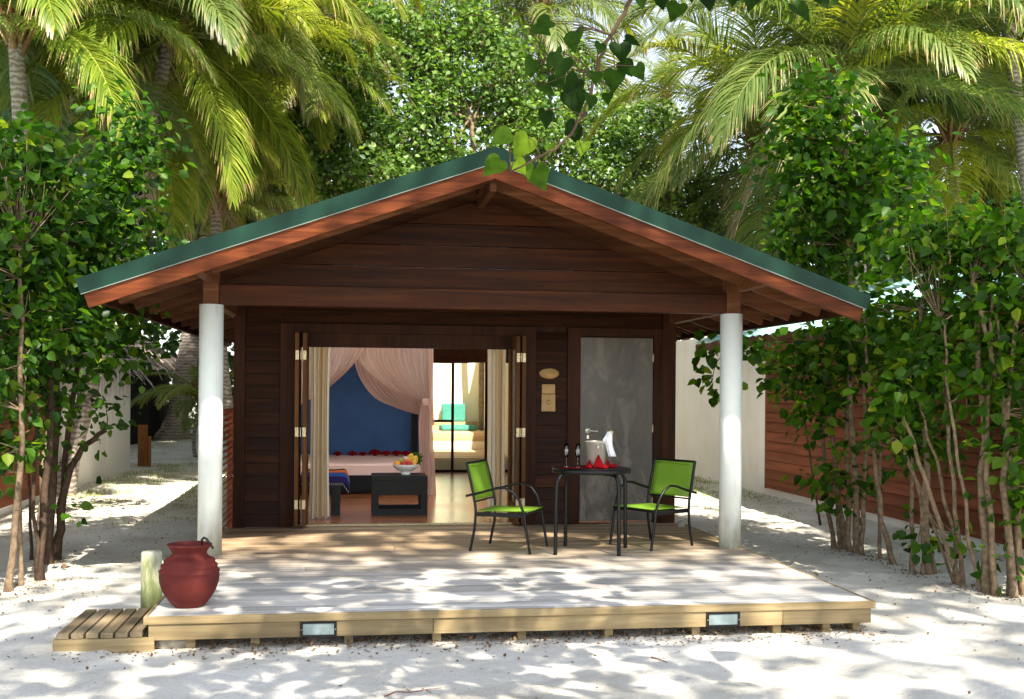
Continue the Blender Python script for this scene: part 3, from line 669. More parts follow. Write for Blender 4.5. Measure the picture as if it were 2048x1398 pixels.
# ---------------------------------------------------------------- TABLE & CHAIRS
def rpt(px, py, Y): return onY(px, py, Y)
tb = empty('patio_table', 'round black metal table between two green chairs', 'table', (3.56, -.09, 0))
def loc(mb, name, m, par, **k): o = mb.build(name, m, **k); o.parent = par; return o
t = MB(); t.lathe([(0, .800), (.36, .800), (.375, .796), (.38, .785), (.38, .765), (.372, .755), (.34, .752), (0, .752)], n=56); loc(t, 'tabletop', 'black', tb)
for fx, fy in ((-.387, -.221), (.192, -.338), (-.179, .349), (.381, .16)):
    t = MB(); k = .78
    t.tube([(fx, fy, .0), (fx*.985, fy*.985, .60), (fx*.97, fy*.97, .68), (fx*.88, fy*.88, .735), (fx*k*.9, fy*k*.9, .752), (fx*.5, fy*.5, .748)], .0185, 10); loc(t, 'leg', 'black', tb)
def make_chair():
    root = empty('sling_chair', 'green sling chair left of the table, facing it', 'chair', (0, 0, 0), 'green sling chairs at the table')
    for s in (-1, 1):
        y = s*.275
        t = MB(); t.tube([(-.30, y, 0), (-.255, y, .22), (-.245, y, .36), (-.25, y, .44), (-.285, y, .60), (-.345, y*.97, .84)], .0135, 8); loc(t, 'back_post', 'black', root)
        t = MB(); t.tube([(.30, y, 0), (.265, y, .20), (.235, y, .38), (.19, y*1.02, .50), (.13, y*1.04, .575), (.05, y*1.05, .615), (-.03, y*1.05, .61), (-.18, y*1.05, .565), (-.34, y*1.05, .525)], [.0135]*5+[.012]*4, 8); loc(t, 'armrest', 'black', root)
        t = MB(); t.box(-.25, .26, y-.012*s-.012, y-.012*s+.012, .335, .375); loc(t, 'seat_rail', 'black', root, bevel=.004)
    for (x_, z_, r_) in ((.255, .375, .014), (-.235, .345, .012), (-.345, .835, .011), (-.26, .47, .009)):
        t = MB(); t.tube([(x_, -.27, z_), (x_, .27, z_)], r_, 8); loc(t, 'cross_bar', 'black', root)
    t = MB()
    t.grid(lambda u, v: (-.24+.51*u, -.25+.5*v, .385+.008*u-.022*sin(pi*u)*sin(pi*v)), 10, 8); loc(t, 'seat', 'sling', root, solid=.004)
    t = MB()
    t.grid(lambda u, v: (-.262-.083*u-.028*sin(pi*v)*sin(pi*u), (-.255+.51*v), .485+.36*u), 8, 8); loc(t, 'backrest', 'sling', root, solid=.004)
    t = MB(); t.grid(lambda u, v: (-.342+.004, -.25+.5*v, .80+.02*u), 1, 6); loc(t, 'top_hem', 'sling', root, solid=.006)
    return root
def copy_tree(o, parent=None):
    c = o.copy(); COL.objects.link(c); c.parent = parent
    for ch in list(o.children): copy_tree(ch, c)
    return c
def fit_chair(root, feet, order):
    """feet: world points of rear-right..., rigid fit"""
    loc2 = [Vector((x, y)) for x, y in order]; wp = [Vector((p.x, p.y)) for p in feet]
    cl = sum(loc2, Vector((0, 0)))/len(loc2); cw = sum(wp, Vector((0, 0)))/len(wp)
    s = sum((a-cl).x*(b-cw).y-(a-cl).y*(b-cw).x for a, b in zip(loc2, wp)); c = sum((a-cl).dot(b-cw) for a, b in zip(loc2, wp))
    an = math.atan2(s, c); root.rotation_euler = (0, 0, an)
    rc = Vector((cl.x*cos(an)-cl.y*sin(an), cl.x*sin(an)+cl.y*cos(an))); root.location = (cw.x-rc.x, cw.y-rc.y, 0)
ch1 = make_chair(); ch2 = copy_tree(ch1)
fit_chair(ch1, [onz(934, 1102.5, 0), onz(982, 1087.5, 0), onz(1052.6, 1110, 0), onz(1101.8, 1091.6, 0)], [(-.3, -.27), (-.3, .27), (.3, -.27), (.3, .27)])
fit_chair(ch2, [onz(1389.5, 1091.6, 0), onz(1304.7, 1102.5, 0), onz(1210, 1089, 0)], [(-.3, .27), (.3, .27), (.3, -.27)])
ch2['label'] = 'green sling chair right of the table, near the right column'
# things on the table
TZ = .801
def sheet(name, c, w, h, m, label, cat, rz=0, group=None, z=TZ+.001):
    t = MB(); g_ = random.Random(w*100)
    t.grid(lambda u, v: ((u-.5)*w, (v-.5)*h, .002+.002*sin(u*9+v*5)), 8, 6); o = t.build(name, m, solid=.002); o.location = (c[0], c[1], z); o.rotation_euler = (0, 0, rz); return tag(o, label, cat, group)
sheet('placemat', (3.362, -.15), .20, .12, 'red', 'thin red mat under the two champagne flutes', 'mat', .1)
def flute(x, y, label):
    r_ = empty('champagne_flute', label, 'glass', (x, y, TZ+.0055), 'champagne flutes on the table')
    t = MB(); t.lathe([(0, 0), (.03, .001), (.028, .004), (.006, .008), (.004, .02), (.004, .075), (.008, .085), (0, .086)], n=20); loc(t, 'stem', 'flute', r_)
    t = MB(); t.lathe([(.006, .086), (.016, .10), (.023, .125), (.025, .16), (.021, .225), (.0195, .225), (.0235, .16), (.0215, .127), (.0145, .103), (0, .092)], n=20); loc(t, 'bowl', 'flute', r_)
    t = MB(); t.lathe([(0, .102), (.0145, .104), (.021, .127), (.0230, .158), (.0225, .175), (0, .175)], n=20); loc(t, 'champagne', FR['white'], r_) if False else None
flute(3.31, -.12, 'left champagne flute on the red mat'); flute(3.41, -.17, 'right champagne flute nearer the ice bucket')
bk = empty('ice_bucket', 'polished steel ice bucket wrapped with red napkin on the black table', 'bucket', (3.615, -.05, TZ+.012))
t = MB(); t.lathe([(0, 0), (.078, 0), (.084, .01), (.102, .228), (.110, .231), (.110, .239), (.100, .241), (.096, .232), (.076, .012), (0, .012)], n=40); loc(t, 'body', 'steel', bk)
t = MB(); M90b = Matrix.Rotation(R(90), 4, 'X'); t.lathe([(0, .026), (.012, .022), (.016, .012), (.010, 0)], (-.005, -.098, .185), 16, M=M90b); loc(t, 'knob', 'steel', bk)
t = MB(); t.lathe([(0, .001), (.135, .001), (.145, .006), (.145, .009), (.13, .006), (0, .006)], n=40); o = t.build('plate', 'red'); o.location = (3.615, -.05, TZ); tag(o, 'red round plate under the ice bucket', 'plate')
def napkin(x, y, s, label, rz):
    t = MB()
    t.grid(lambda u, v: ((u-.5)*s*(1-v*.95), -.025*sin(pi*u)*(1-v)-.01+.03*v, v*s*.95+.003), 8, 6)
    t.grid(lambda u, v: ((u-.5)*s*1.1*(1-v), -.05+.06*v+.02*sin(u*7), v*s*.35+.002), 8, 4)
    t.grid(lambda u, v: ((u-.2)*s*.9, -.06-.02*v+.02*sin(u*6+1), .012+.03*sin(pi*u)*(1-v)), 8, 4)
    o = t.build('napkin', 'red', solid=.002); o.location = (x, y, TZ+.008); o.rotation_euler = (R(8), 0, rz); tag(o, label, 'napkin', 'red napkins round the ice bucket')
napkin(3.61, -.175, .12, 'red napkin folded to a point in front of the ice bucket', 0)
napkin(3.53, -.13, .07, 'low red napkin left of the ice bucket', -.5)
napkin(3.715, -.11, .08, 'low red napkin right of the ice bucket under the towel', .6)
bt = empty('wine_bottle', 'gold topped wine bottle leaning in the ice bucket', 'bottle', (3.635, -.04, TZ+.04)); bt.rotation_euler = (0, R(24), 0)
t = MB(); t.lathe([(0, 0), (.035, .0), (.036, .14), (.03, .17), (.016, .21), (.014, .27)], n=24); loc(t, 'body', 'bottle', bt)
t = MB(); t.lathe([(.0155, .24), (.0155, .315), (.018, .318), (.018, .333), (.014, .338), (0, .34)], n=20); loc(t, 'foil', 'foil', bt)
tw = MB()
TWR = [(0, 1215, 1222, 863), (.14, 1210, 1223, 871), (.28, 1204, 1223.5, 880), (.42, 1209, 1224, 885), (.55, 1212.5, 1225, 891), (.75, 1213, 1227, 901), (1, 1217, 1231, 913)]
def twf(u, v):
    for q0, q1 in zip(TWR[:-1], TWR[1:]):
        if v <= q1[0]+1e-9: break
    f = (v-q0[0])/(q1[0]-q0[0]); l_, r_, y_ = [q0[n_]+(q1[n_]-q0[n_])*f for n_ in (1, 2, 3)]
    return onY(l_+(r_-l_)*u+.6*sin(v*9), y_, -.13-.035*sin(pi*u)-.010*sin(u*15+v*3)*(.3+v)+.03*(1-v))
tw.grid(twf, 24, 28); o = tw.build('towel', 'towel', loc=(3.74, -.09, TZ+.2), solid=.006); tag(o, 'white towel draped from the bottle neck over the ice bucket', 'towel')
# plaques on the wall
p = MB(); p.lathe([(0, .015), (.11, .012), (.116, 0)], (0, 0, 0), 40, M=Matrix.Diagonal((1, .52, 1, 1))); o = p.build('oval_plaque', 'tan'); o.rotation_euler = (R(90), 0, 0); o.location = (3.525, WY-.026, 1.728); tag(o, 'oval tan wooden plaque, highest on the wall beside the grey door', 'plaque')
p = MB(); p.box(-.078, .078, -.012, 0, -.055, .055); o = p.build('square_plaque', 'tan', bevel=.006); o.location = (3.517, WY-.026, 1.55); tag(o, 'small plain tan plate under the oval plaque', 'plaque')
sw = MB(); sw.box(-.08, .08, -.016, 0, -.098, .098); o = sw.build('wall_bell_plate', 'tan', bevel=.004); o.location = (3.517, WY-.026, 1.392); tag(o, 'tan wall plate with round knob beside the grey door', 'wall plate')
k = MB(); k.lathe([(0, .03), (.022, .026), (.028, .012), (.028, 0)], (0, -.016, .005), 20, M=M90b); kk = loc(k, 'knob', 'tan', o)
# ---------------------------------------------------------------- INTERIOR THINGS
ct = empty('coffee_table', 'black open framed coffee table inside the doorway', 'coffee table', (1.87, 3.12, .02))
t = MB(); t.box(-.335, .33, -.28, .28, .42, .47); loc(t, 'tabletop', 'blackwood', ct, bevel=.003)
for y in (-.28, .21):
    t = MB(); t.box(-.335, -.255, y, y+.07, 0, .42); t.box(.25, .33, y, y+.07, 0, .42); t.box(-.255, .25, y+.002, y+.068, 0, .075); t.box(-.255, .25, y+.01, y+.06, .24, .42); loc(t, 'side_frame', 'blackwood', ct)
bw = empty('fruit_bowl', 'white footed bowl of fruit on the coffee table', 'bowl', (1.945, 3.05, .491))
t = MB(); t.lathe([(.0, 0), (.06, 0), (.058, .03), (.05, .035), (.10, .055), (.15, .10), (.165, .13), (.158, .13), (.14, .10), (.09, .065), (0, .055)], n=36); loc(t, 'bowl', 'ceramic', bw)
def ball(mb, c, r, n=14, s=(1, 1, 1), M=None):
    pr = [(max(0, sin(pi*i/n))*r, -cos(pi*i/n)*r) for i in range(n+1)]
    MM = Matrix.Diagonal((*s, 1)); MM = (M @ MM) if M is not None else MM
    mb.lathe(pr, c, 16, M=MM)
fr = [('orange', -.105, -.05, .13, .045, 'orange'), ('orange', -.05, .06, .15, .045, 'orange'), ('red_apple', -.02, -.07, .135, .042, 'apple'), ('red_apple', .035, -.085, .14, .038, 'apple'),
      ('lime', -.06, -.01, .165, .035, 'lime'), ('orange', .02, .02, .16, .045, 'orange')]
labs = ['orange at the left edge of the fruit bowl', 'orange at the back left of the fruit bowl', 'red apple in the middle front of the fruit bowl', 'small red apple right of the other apple', 'green lime lying on top of the oranges', 'orange at the centre back of the fruit bowl']
for (nm, x, y, z, r, m), lb in zip(fr, labs):
    t = MB(); ball(t, (0, 0, 0), r); o = t.build(nm, FR[m]); o.location = (1.945+x, 3.05+y, .491+z); tag(o, lb, 'fruit')
for i, (x, y, z, lb) in enumerate([(.10, -.03, .165, 'yellow mango leaning at the right edge of the fruit bowl'), (.055, .03, .185, 'yellow mango standing behind the red apples')]):
    t = MB(); ball(t, (0, 0, 0), .045, s=(.9, .8, 1.7)); o = t.build('mango', FR['mango']); o.rotation_euler = (0, R(25-i*10), 0); o.location = (1.945+x, 3.05+y, .491+z); tag(o, lb, 'fruit')
t = MB(); ball(t, (0, 0, 0), .02)
for i in range(5):
    a = i*1.256; t.add([(0, 0, .01), (.03*cos(a-.4), .03*sin(a-.4), .02), (.05*cos(a), .05*sin(a), .012), (.03*cos(a+.4), .03*sin(a+.4), .02)], [(0, 1, 2, 3)])
o = t.build('white_flower', FR['white']); o.location = (1.945+.0, 3.05-.04, .491+.205); tag(o, 'white blossom laid on top of the fruit', 'flower')
P = np.random.default_rng(1).normal(size=(160, 3))*np.array([.022, .022, .03])
o = leaves('pineapple_crown', P, .06, 'leafleft', None, ratio=.3, droop=-.5); o.location = (2.085, 3.14, .491+.20); tag(o, 'dark green leafy tuft behind the fruit', 'leaves')
t = MB(); ball(t, (0, 0, -.045), .045, s=(1, 1, 1.2)); oo = loc(t, 'fruit_body', FR['leaf'], o)
# bed
bed = empty('bed', 'bed with pink linen and black wooden frame in the room', 'bed', (1.3, 6.7, .02))
t = MB(); t.box(-1.1, 1.12, -1.2, 1.1, .05, .27); t.box(-1.0, 1.0, -1.0, 1.0, 0, .05); loc(t, 'frame', 'blackwood', bed)
t = MB(); t.grid(lambda u, v: (-1.08+2.16*u, -1.17+2.25*v, .43+.012*sin(u*9)*sin(v*7)-.06*(max(0, .04-v)/.04)), 24, 24)
t.box(-1.08, 1.08, -1.17, 1.08, .272, .41, .5); loc(t, 'mattress', 'linen', bed)
for x, y in ((1.02, 1.0), (1.05, -1.12), (-1.05, -1.12), (-1.02, 1.0)):
    t = MB(); t.box(x-.05, x+.05, y-.05, y+.05, .0, 2.3); loc(t, 'post', 'blackwood', bed)
t = MB(); t.box(-1.05, 1.05, -1.16, -1.08, 2.3, 2.36); t.box(-1.05, 1.05, .96, 1.04, 2.3, 2.36); t.box(-1.07, -1.0, -1.08, .96, 2.3, 2.36); t.box(1.0, 1.07, -1.08, .96, 2.3, 2.36); loc(t, 'canopy_rail', 'blackwood', bed)
# red blossoms on the bed
lbf = ['red blossom nearest the left curtain on the pink bed', 'second red blossom from the left on the pink bed', 'third red blossom from the left on the pink bed', 'middle red blossom on the pink bed, the largest', 'fifth red blossom from the left on the pink bed', 'red blossom on the bed left above the fruit bowl', 'red blossom on the bed directly above the fruit bowl']
for i, px in enumerate((675, 704, 725, 749, 771, 792, 811)):
    q = onY(px, 905, 7.55); t = MB(); s = .13 if i == 3 else random.uniform(.085, .11)
    for k in range(6):
        a = k*1.047+i; t.grid(lambda u, v: (s*(u*.9)*cos(a+(v-.5)*.9), s*(u*.9)*sin(a+(v-.5)*.9)*.8, s*(.10+.62*sin(pi*min(1, u*.9+.05))+.06*sin(v*9))), 5, 3)
    ball(t, (0, 0, s*.42), s*.42)
    o = t.build('red_blossom', 'red'); o.location = (q.x, 7.45, .452); tag(o, lbf[i], 'flower', 'red blossoms in a row on the bed')
# net canopy: panels between curves measured in the photo
def seam(pts, Y):
    return [onY(x, y, Y) for x, y in pts]
def lerp_poly(P_, t):
    k = len(P_)-1; i = min(k-1, int(t*k)); f = t*k-i
    # smooth catmull
    p0 = P_[max(0, i-1)]; p1 = P_[i]; p2 = P_[i+1]; p3 = P_[min(k, i+2)]
    return .5*((2*p1)+(p2-p0)*f+(2*p0-5*p1+4*p2-p3)*f*f+(3*p1-p0-3*p2+p3)*f*f*f)
def drape(name, A, B, Y, folds, amp, nu=90, nv=36, C=None, lean=0):
    A = seam(A, Y); B = seam(B, Y); t = MB(); rr = random.Random(5)
    ph = [rr.uniform(0, 6) for _ in range(4)]
    def fold(u): return sin(u*folds*2*pi+ph[0]+1.2*sin(u*9+ph[1]))*.6+.4*sin(u*folds*4.7*pi+ph[2])
    def fn(u, v):
        a = lerp_poly(A, v); b = lerp_poly(B, v); p = a.lerp(b, u); q = p.copy(); q.y += amp*fold(u)+lean*v; return q
    t.grid(fn, nu, nv, lambda u, v: min(1, max(0, .5+.42*fold(u)+.1*sin(v*5+u*7))))
    return t
cn = empty('bed_canopy_net', 'sheer pink net gathered and tied around the bed', 'canopy net', (1.3, 5.3, .02))
def pt2(mb, name, m): o = mb.build(name, m); o.parent = cn; o.matrix_parent_inverse = Matrix.Translation(-Vector(cn.location)); return o
t = drape('l', [(560, 640), (570, 700), (590, 760), (600, 810)], [(770, 640), (741, 676), (705, 730), (655, 778)], 5.30, 13, .035); pt2(t, 'left_swag', 'netting')
t = drape('r', [(722, 640), (712, 705), (735, 745), (790, 785), (845, 808)], [(868, 640), (866, 690), (864, 735), (862, 775), (860, 806)], 5.36, 17, .035); pt2(t, 'right_swag', 'netting')
t = drape('r2', [(700, 650), (712, 738), (745, 792), (790, 815), (832, 829)], [(790, 650), (800, 720), (820, 770), (840, 805), (850, 829)], 5.75, 9, .03); pt2(t, 'inner_swag', 'netting')
t = drape('b', [(845, 800), (837, 840), (838, 900), (840, 960), (842, 1008)], [(861, 800), (864, 850), (868, 920), (871, 975), (872, 1024)], 5.36, 5, .03, 50); pt2(t, 'gathered_tail', 'netting')
t = drape('s', [(858, 640), (859, 720), (858, 800), (864, 850)], [(866, 640), (866, 720), (866, 800), (868, 850)], 5.3, 2, .02, 20); pt2(t, 'hanging_edge', 'netting')
t = MB(); ce = onY(853, 804, 5.36); t.lathe([(.07, -.05), (.078, -.02), (.078, .02), (.07, .05)], ce, 16, M=Matrix.Diagonal((1, .8, 1, 1))); t.add([ce+Vector((.05, -.05, 0)), ce+Vector((.10, -.05, -.13)), ce+Vector((.05, -.06, -.2)), ce+Vector((.02, -.05, -.05))], [(0, 1, 2, 3)]); pt2(t, 'tie', 'netting')
# curtains
def curtain(label, x0, x1, y, folds, seed, gather=0):
    rr = random.Random(seed); ph = rr.uniform(0, 6); t = MB()
    def fn(u, v):
        a = x0+(x1-x0)*u; a += gather*sin(pi*v)*(.5-u)
        return (a+.012*sin(u*folds*4*pi+ph), y+.05*sin(u*folds*2*pi+ph)+.012*sin(v*3+u*5), 2.25-2.21*v+(.01*sin(u*20) if v > .98 else 0))
    t.grid(fn, 110, 14, lambda u, v: (.5+.5*sin(u*folds*2*pi*2.3+1.1))*.75+.12*((int(u*46) % 3) == 0))
    o = t.build('curtain', 'curtain', loc=((x0+x1)/2, y, 2.25)); return tag(o, label, 'curtain', 'striped curtains at the doorway')
curtain('cream striped curtain hanging at the left side of the doorway', .80, 1.03, 2.50, 4, 1, .03)
curtain('cream striped curtain behind the left chair, right side of the doorway', 2.87, 3.09, 2.50, 4, 4, .02)
# bench with throw
bn = empty('bench', 'dark low bench behind the left curtain', 'bench', (.86, 2.98, .02))
t = MB(); t.box(-.50, .34, -.10, .40, .36, .42); loc(t, 'seat', 'blackwood', bn)
for x in (-.5, .19):
    t = MB(); t.box(x, x+.11, -.09, .36, 0, .36); loc(t, 'leg', 'blackwood', bn)
def thf(u, v):
    x = .70+.56*u; w_ = max(0, u-.9)*10
    if v < .5: y, z = 3.32-.46*(v/.5), .545-.004*sin(u*12)
    else: y, z = 2.86-.03*sin((v-.5)*3), .545-.13*(v-.5)/.5
    return (x+.015*v*w_, y, z-.10*w_*w_)
t = MB(); t.grid(thf, 30, 24, lambda u, v: (.1+.36*v/.5) if v < .5 else .47+.45*(v-.5)/.5)
for i in range(26):
    x = .70+.57*i/26; t.tube([(x, 2.835, .415-(0 if i < 23 else (i-22)*.03)), (x+.01, 2.83, .385-(0 if i < 23 else (i-22)*.03))], .003, 4, .97, False)
o = t.build('throw', 'throw', loc=(.9, 2.9, .42)); tag(o, 'orange and blue striped throw folded over the bench', 'throw')
# blind
t = MB(); t.grid(lambda u, v: (2.60+1.64*u, 9.58+.008*sin(v*14), 2.27-.25*v-.012*sin(u*pi*2)*v), 20, 10); o = t.build('roman_blind', 'blind', loc=(3.5, 9.58, 2.3), solid=.01); tag(o, 'brown fabric blind pulled up above the rear glass door', 'blind')
# rear courtyard
cw = empty('courtyard_wall', 'cream rendered wall enclosing the sunny rear courtyard', 'wall', (3, 15.5, GZ))
w = MB(); w.box(-.2, 5.1, 15.4, 15.55, GZ, 2.9); w.box(4.28, 4.4, 9.8, 15.4, GZ, 2.6); w.box(-.2, -.08, 9.8, 15.4, GZ, 2.3); part(w, 'render', 'cream', cw)
tr = empty('stepped_terrace', 'stepped pale timber terrace behind the rear glass door', 'terrace', (3, 12, GZ))
w = MB(); w.box(.0, 4.26, 9.86, 10.0, GZ, .24); w.box(.0, 4.26, 12.9, 12.96, .2, .42, .1); part(w, 'riser', 'cream', tr)
w = MB(); y = 9.9
while y < 12.9: w.box(.0, 4.26, y, y+.30, .20, .26); y += .31
part(w, 'boards', 'terrace', tr)
w = MB(); w.box(.0, 4.26, 12.97, 15.38, .54, .60, .7); w.box(.0, 4.26, 12.965, 13.0, .30, .54, .1); w.box(.0, 4.26, 14.95, 15.38, .60, .78, .2); part(w, 'platform', 'terrace', tr)
for (a, b, y0, y1, z0, z1, lb) in ((3.30, 4.10, 14.1, 14.9, .602, .72, 'flat teal seat cushion on the rear terrace'), (3.38, 3.93, 15.05, 15.3, .78, 1.20, 'upright teal cushion leaning on the cream wall behind the flat cushion'), (2.5, 2.95, 15.05, 15.3, .78, 1.22, 'teal cushion at the far left of the rear terrace')):
    t = MB(); t.box(a, b, y0, y1, z0, z1); o = t.build('cushion', 'teal', bevel=.04, loc=((a+b)/2, (y0+y1)/2, z0)); tag(o, lb, 'cushion', 'teal cushions on the rear terrace')
#@@OUTSIDE@@
def CANOPY_GAP(x, y):
    """chance of a hole in the canopy that shades ground point (x, y)"""
    side = .25 if (x < -1.2 or x > 6.2) else 0
    return min(1, (.06 if y < 2.5 else (.4 if y < 4.6 else .95))+side)
# ---------------------------------------------------------------- NEIGHBOURING BUILDINGS
def neighbour(s, X0, label, y0, yc):
    """s=+1: stands to the right, shows its left flank at X0; s=-1 mirrored"""
    nb = empty('neighbour_bungalow', label, 'bungalow', (X0, yc, GZ))
    w = MB(); z = -.10
    while z < 2.2:
        hi = min(z+.150, 2.3); a, b = X0-s*.040, X0-s*.004; c = X0+s*.04
        fs = [(0, 1, 2, 3), (5, 4, 7, 6), (0, 4, 5, 1), (3, 2, 6, 7), (0, 3, 7, 4), (1, 5, 6, 2)]
        w.add([(a, y0, z), (a, yc, z), (b, yc, hi), (b, y0, hi), (c, y0, z), (c, yc, z), (c, yc, hi), (c, y0, hi)], fs, random.random()); z += .161
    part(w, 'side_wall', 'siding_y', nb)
    w = MB(); w.box(min(X0+s*.045, X0+s*.075), max(X0+s*.045, X0+s*.075), y0+.12, yc, -.08, 2.28, .2); part(w, 'wall_lining', 'trim', nb)
    w = MB(); w.box(min(X0, X0+s*.05), max(X0, X0+s*.05), yc, yc+.09, -.12, 2.3, .4); w.box(min(X0-s*.035, X0), max(X0-s*.035, X0), y0, yc+.09, 2.18, 2.33, .6); part(w, 'corner_board', 'siding_y', nb)
    w = MB(); w.box(min(X0+s*.006, X0+s*.2), max(X0+s*.006, X0+s*.2), y0, yc+.1, GZ-.1, -.09); part(w, 'plinth', 'whitewall', nb)
    w = MB(); w.box(min(X0+s*.1, X0+s*4.9), max(X0+s*.1, X0+s*4.9), y0, y0+.1, -.1, 2.3); part(w, 'end_wall', 'siding', nb)
    zE = 2.44; mx = X0-s*.6+s*3.45; ya, yb = y0-1.6, 9.7
    def P(side, d, y, n): return (mx-side*s*(3.45-d)*1.0 if False else mx+side*(3.45-0)*(1-d), y, zE+1.215*d-n)
    for side in (-1, 1):
        rf = MB(); N = 170
        rf.grid(lambda u, v, side=side: (mx+side*3.45*(1-v), ya+(yb-ya)*u, zE+1.215*v+.014*sin(u*N/4*2*pi)), N, 2, smooth=False)
        part(rf, 'roof_sheet', 'aqua', nb, solid=.005)
    for side in (-1, 1): w = MB(); w.box(mx+side*3.42-.012, mx+side*3.42+.012, ya, yb, zE-.16, zE-.02); part(w, 'eave_fascia', 'barge', nb)
    y = ya+.3
    while y < yb:
        w = MB()
        for side in (-1, 1):
            a = [(mx+side*3.4, zE-.02), (mx+side*3.4, zE-.12), (mx, zE+1.08), (mx, zE+1.18)]; w.prism(a, 1, y, y+.04)
        part(w, 'rafter', 'rafter', nb); y += 1.4
    for q_ in (ya+.6, yb-.5): w = MB(); w.prism([(mx-3.3, zE), (mx+3.3, zE), (mx, zE+1.15)], 1, q_, q_+.05); part(w, 'gable_panel', 'siding', nb)
neighbour(1, 8.33, 'neighbouring brown timber bungalow with pale aqua roof on the right', -1.2, 7.55)
neighbour(-1, -3.38, 'neighbouring timber bungalow mostly hidden behind the left shrubs', -1.2, 7.45)
w = MB(); w.box(8.34, 8.46, 7.65, 14.2, GZ-.1, 2.62); w.box(8.32, 8.48, 7.65, 14.2, 2.30, 2.36); w.box(8.46, 13, 14.1, 14.2, GZ-.1, 2.6)
o = w.build('courtyard_wall', 'whitewall', loc=(8.4, 11, GZ)); tag(o, 'plain white rendered wall right of the bungalow', 'wall')
w = MB(); w.box(-3.46, -3.36, 7.55, 13.9, GZ-.1, 1.95); w.box(-3.47, -3.34, 11.6, 11.9, GZ-.1, 1.95); w.box(-8, -3.46, 13.8, 13.9, GZ-.1, 1.95)
o = w.build('courtyard_wall', 'streak'); tag(o, 'white rendered wall with dark streaks on the left', 'wall')
w = MB(); w.box(-3.33, -3.13, 14.6, 14.68, GZ-.05, .70); w.box(-3.12, -3.06, 14.6, 14.7, GZ-.05, .45); o = w.build('wooden_board', 'orangeboard', loc=(-3.2, 14.6, GZ), bevel=.004); tag(o, 'short orange brown board standing at the end of the white wall', 'board')
# thatched hut
hut = empty('thatched_hut', 'round hut with ragged grey thatch behind the left wall', 'hut', (-9, 23, GZ))
w = MB(); w.lathe([(4.9, GZ), (4.9, 2.5)], (-9, 23, 0), 40); part(w, 'wall', 'dark', hut)  # dark drum stands in for the shaded opening under the thatch
w = MB(); w.lathe([(5.6, 2.0), (4, 3.25), (2, 4.6), (.05, 5.9)], (-9, 23, 0), 60)
g_ = random.Random(4)
for i in range(2600):
    a = g_.uniform(-2.4, 1.2); r = g_.uniform(1.5, 5.7); z = 5.9-(r/5.6)*3.85+.06; L = g_.uniform(.4, .9)
    c0 = Vector((-9+r*cos(a), 23+r*sin(a), z)); d = Vector((cos(a)*.8, sin(a)*.8, -.62)); d += Vector((g_.gauss(0, .15), g_.gauss(0, .15), g_.gauss(0, .12))); sd = Vector((-sin(a), cos(a), 0))*g_.uniform(.015, .05)
    e = c0+d*L; w.add([c0-sd, c0+sd, e+sd*.4, e-sd*.4], [(0, 1, 2, 3)])
part(w, 'thatch_roof', 'thatch', hut)
# small stone and brick by the rear deck corner
def rock(r, seed, s=(1, 1, .7)):
    g = random.Random(seed); t = MB(); pr = [(sin(pi*i/7)*r, -cos(pi*i/7)*r) for i in range(8)]
    t.lathe(pr, n=9, M=Matrix.Diagonal((*s, 1))); t.v = [(x*g.uniform(.85, 1.15), y*g.uniform(.85, 1.15), z*g.uniform(.85, 1.15)) for x, y, z in t.v]; t.sm = [False]*len(t.f); return t
o = rock(.05, 2, (1, 1, .85)).build('stone', 'stone'); o.location = (4.975, 1.60, .035); tag(o, 'small grey stone on the deck behind the right chair', 'stone')
t = MB(); t.box(-.09, .09, -.045, .045, -.03, .03); o = t.build('brick', 'rust', bevel=.008); o.location = (5.24, 1.62, GZ+.035); o.rotation_euler = (0, R(10), .4); o.location.z = GZ+.05; tag(o, 'rusty brick on the sand beside the deck edge', 'brick')
o = rock(.12, 5, (1.2, .8, .6)).build('stone', 'stone'); o.location = (.08, -2.62, GZ+.02); tag(o, 'flat mossy stone under the left corner of the deck', 'stone')

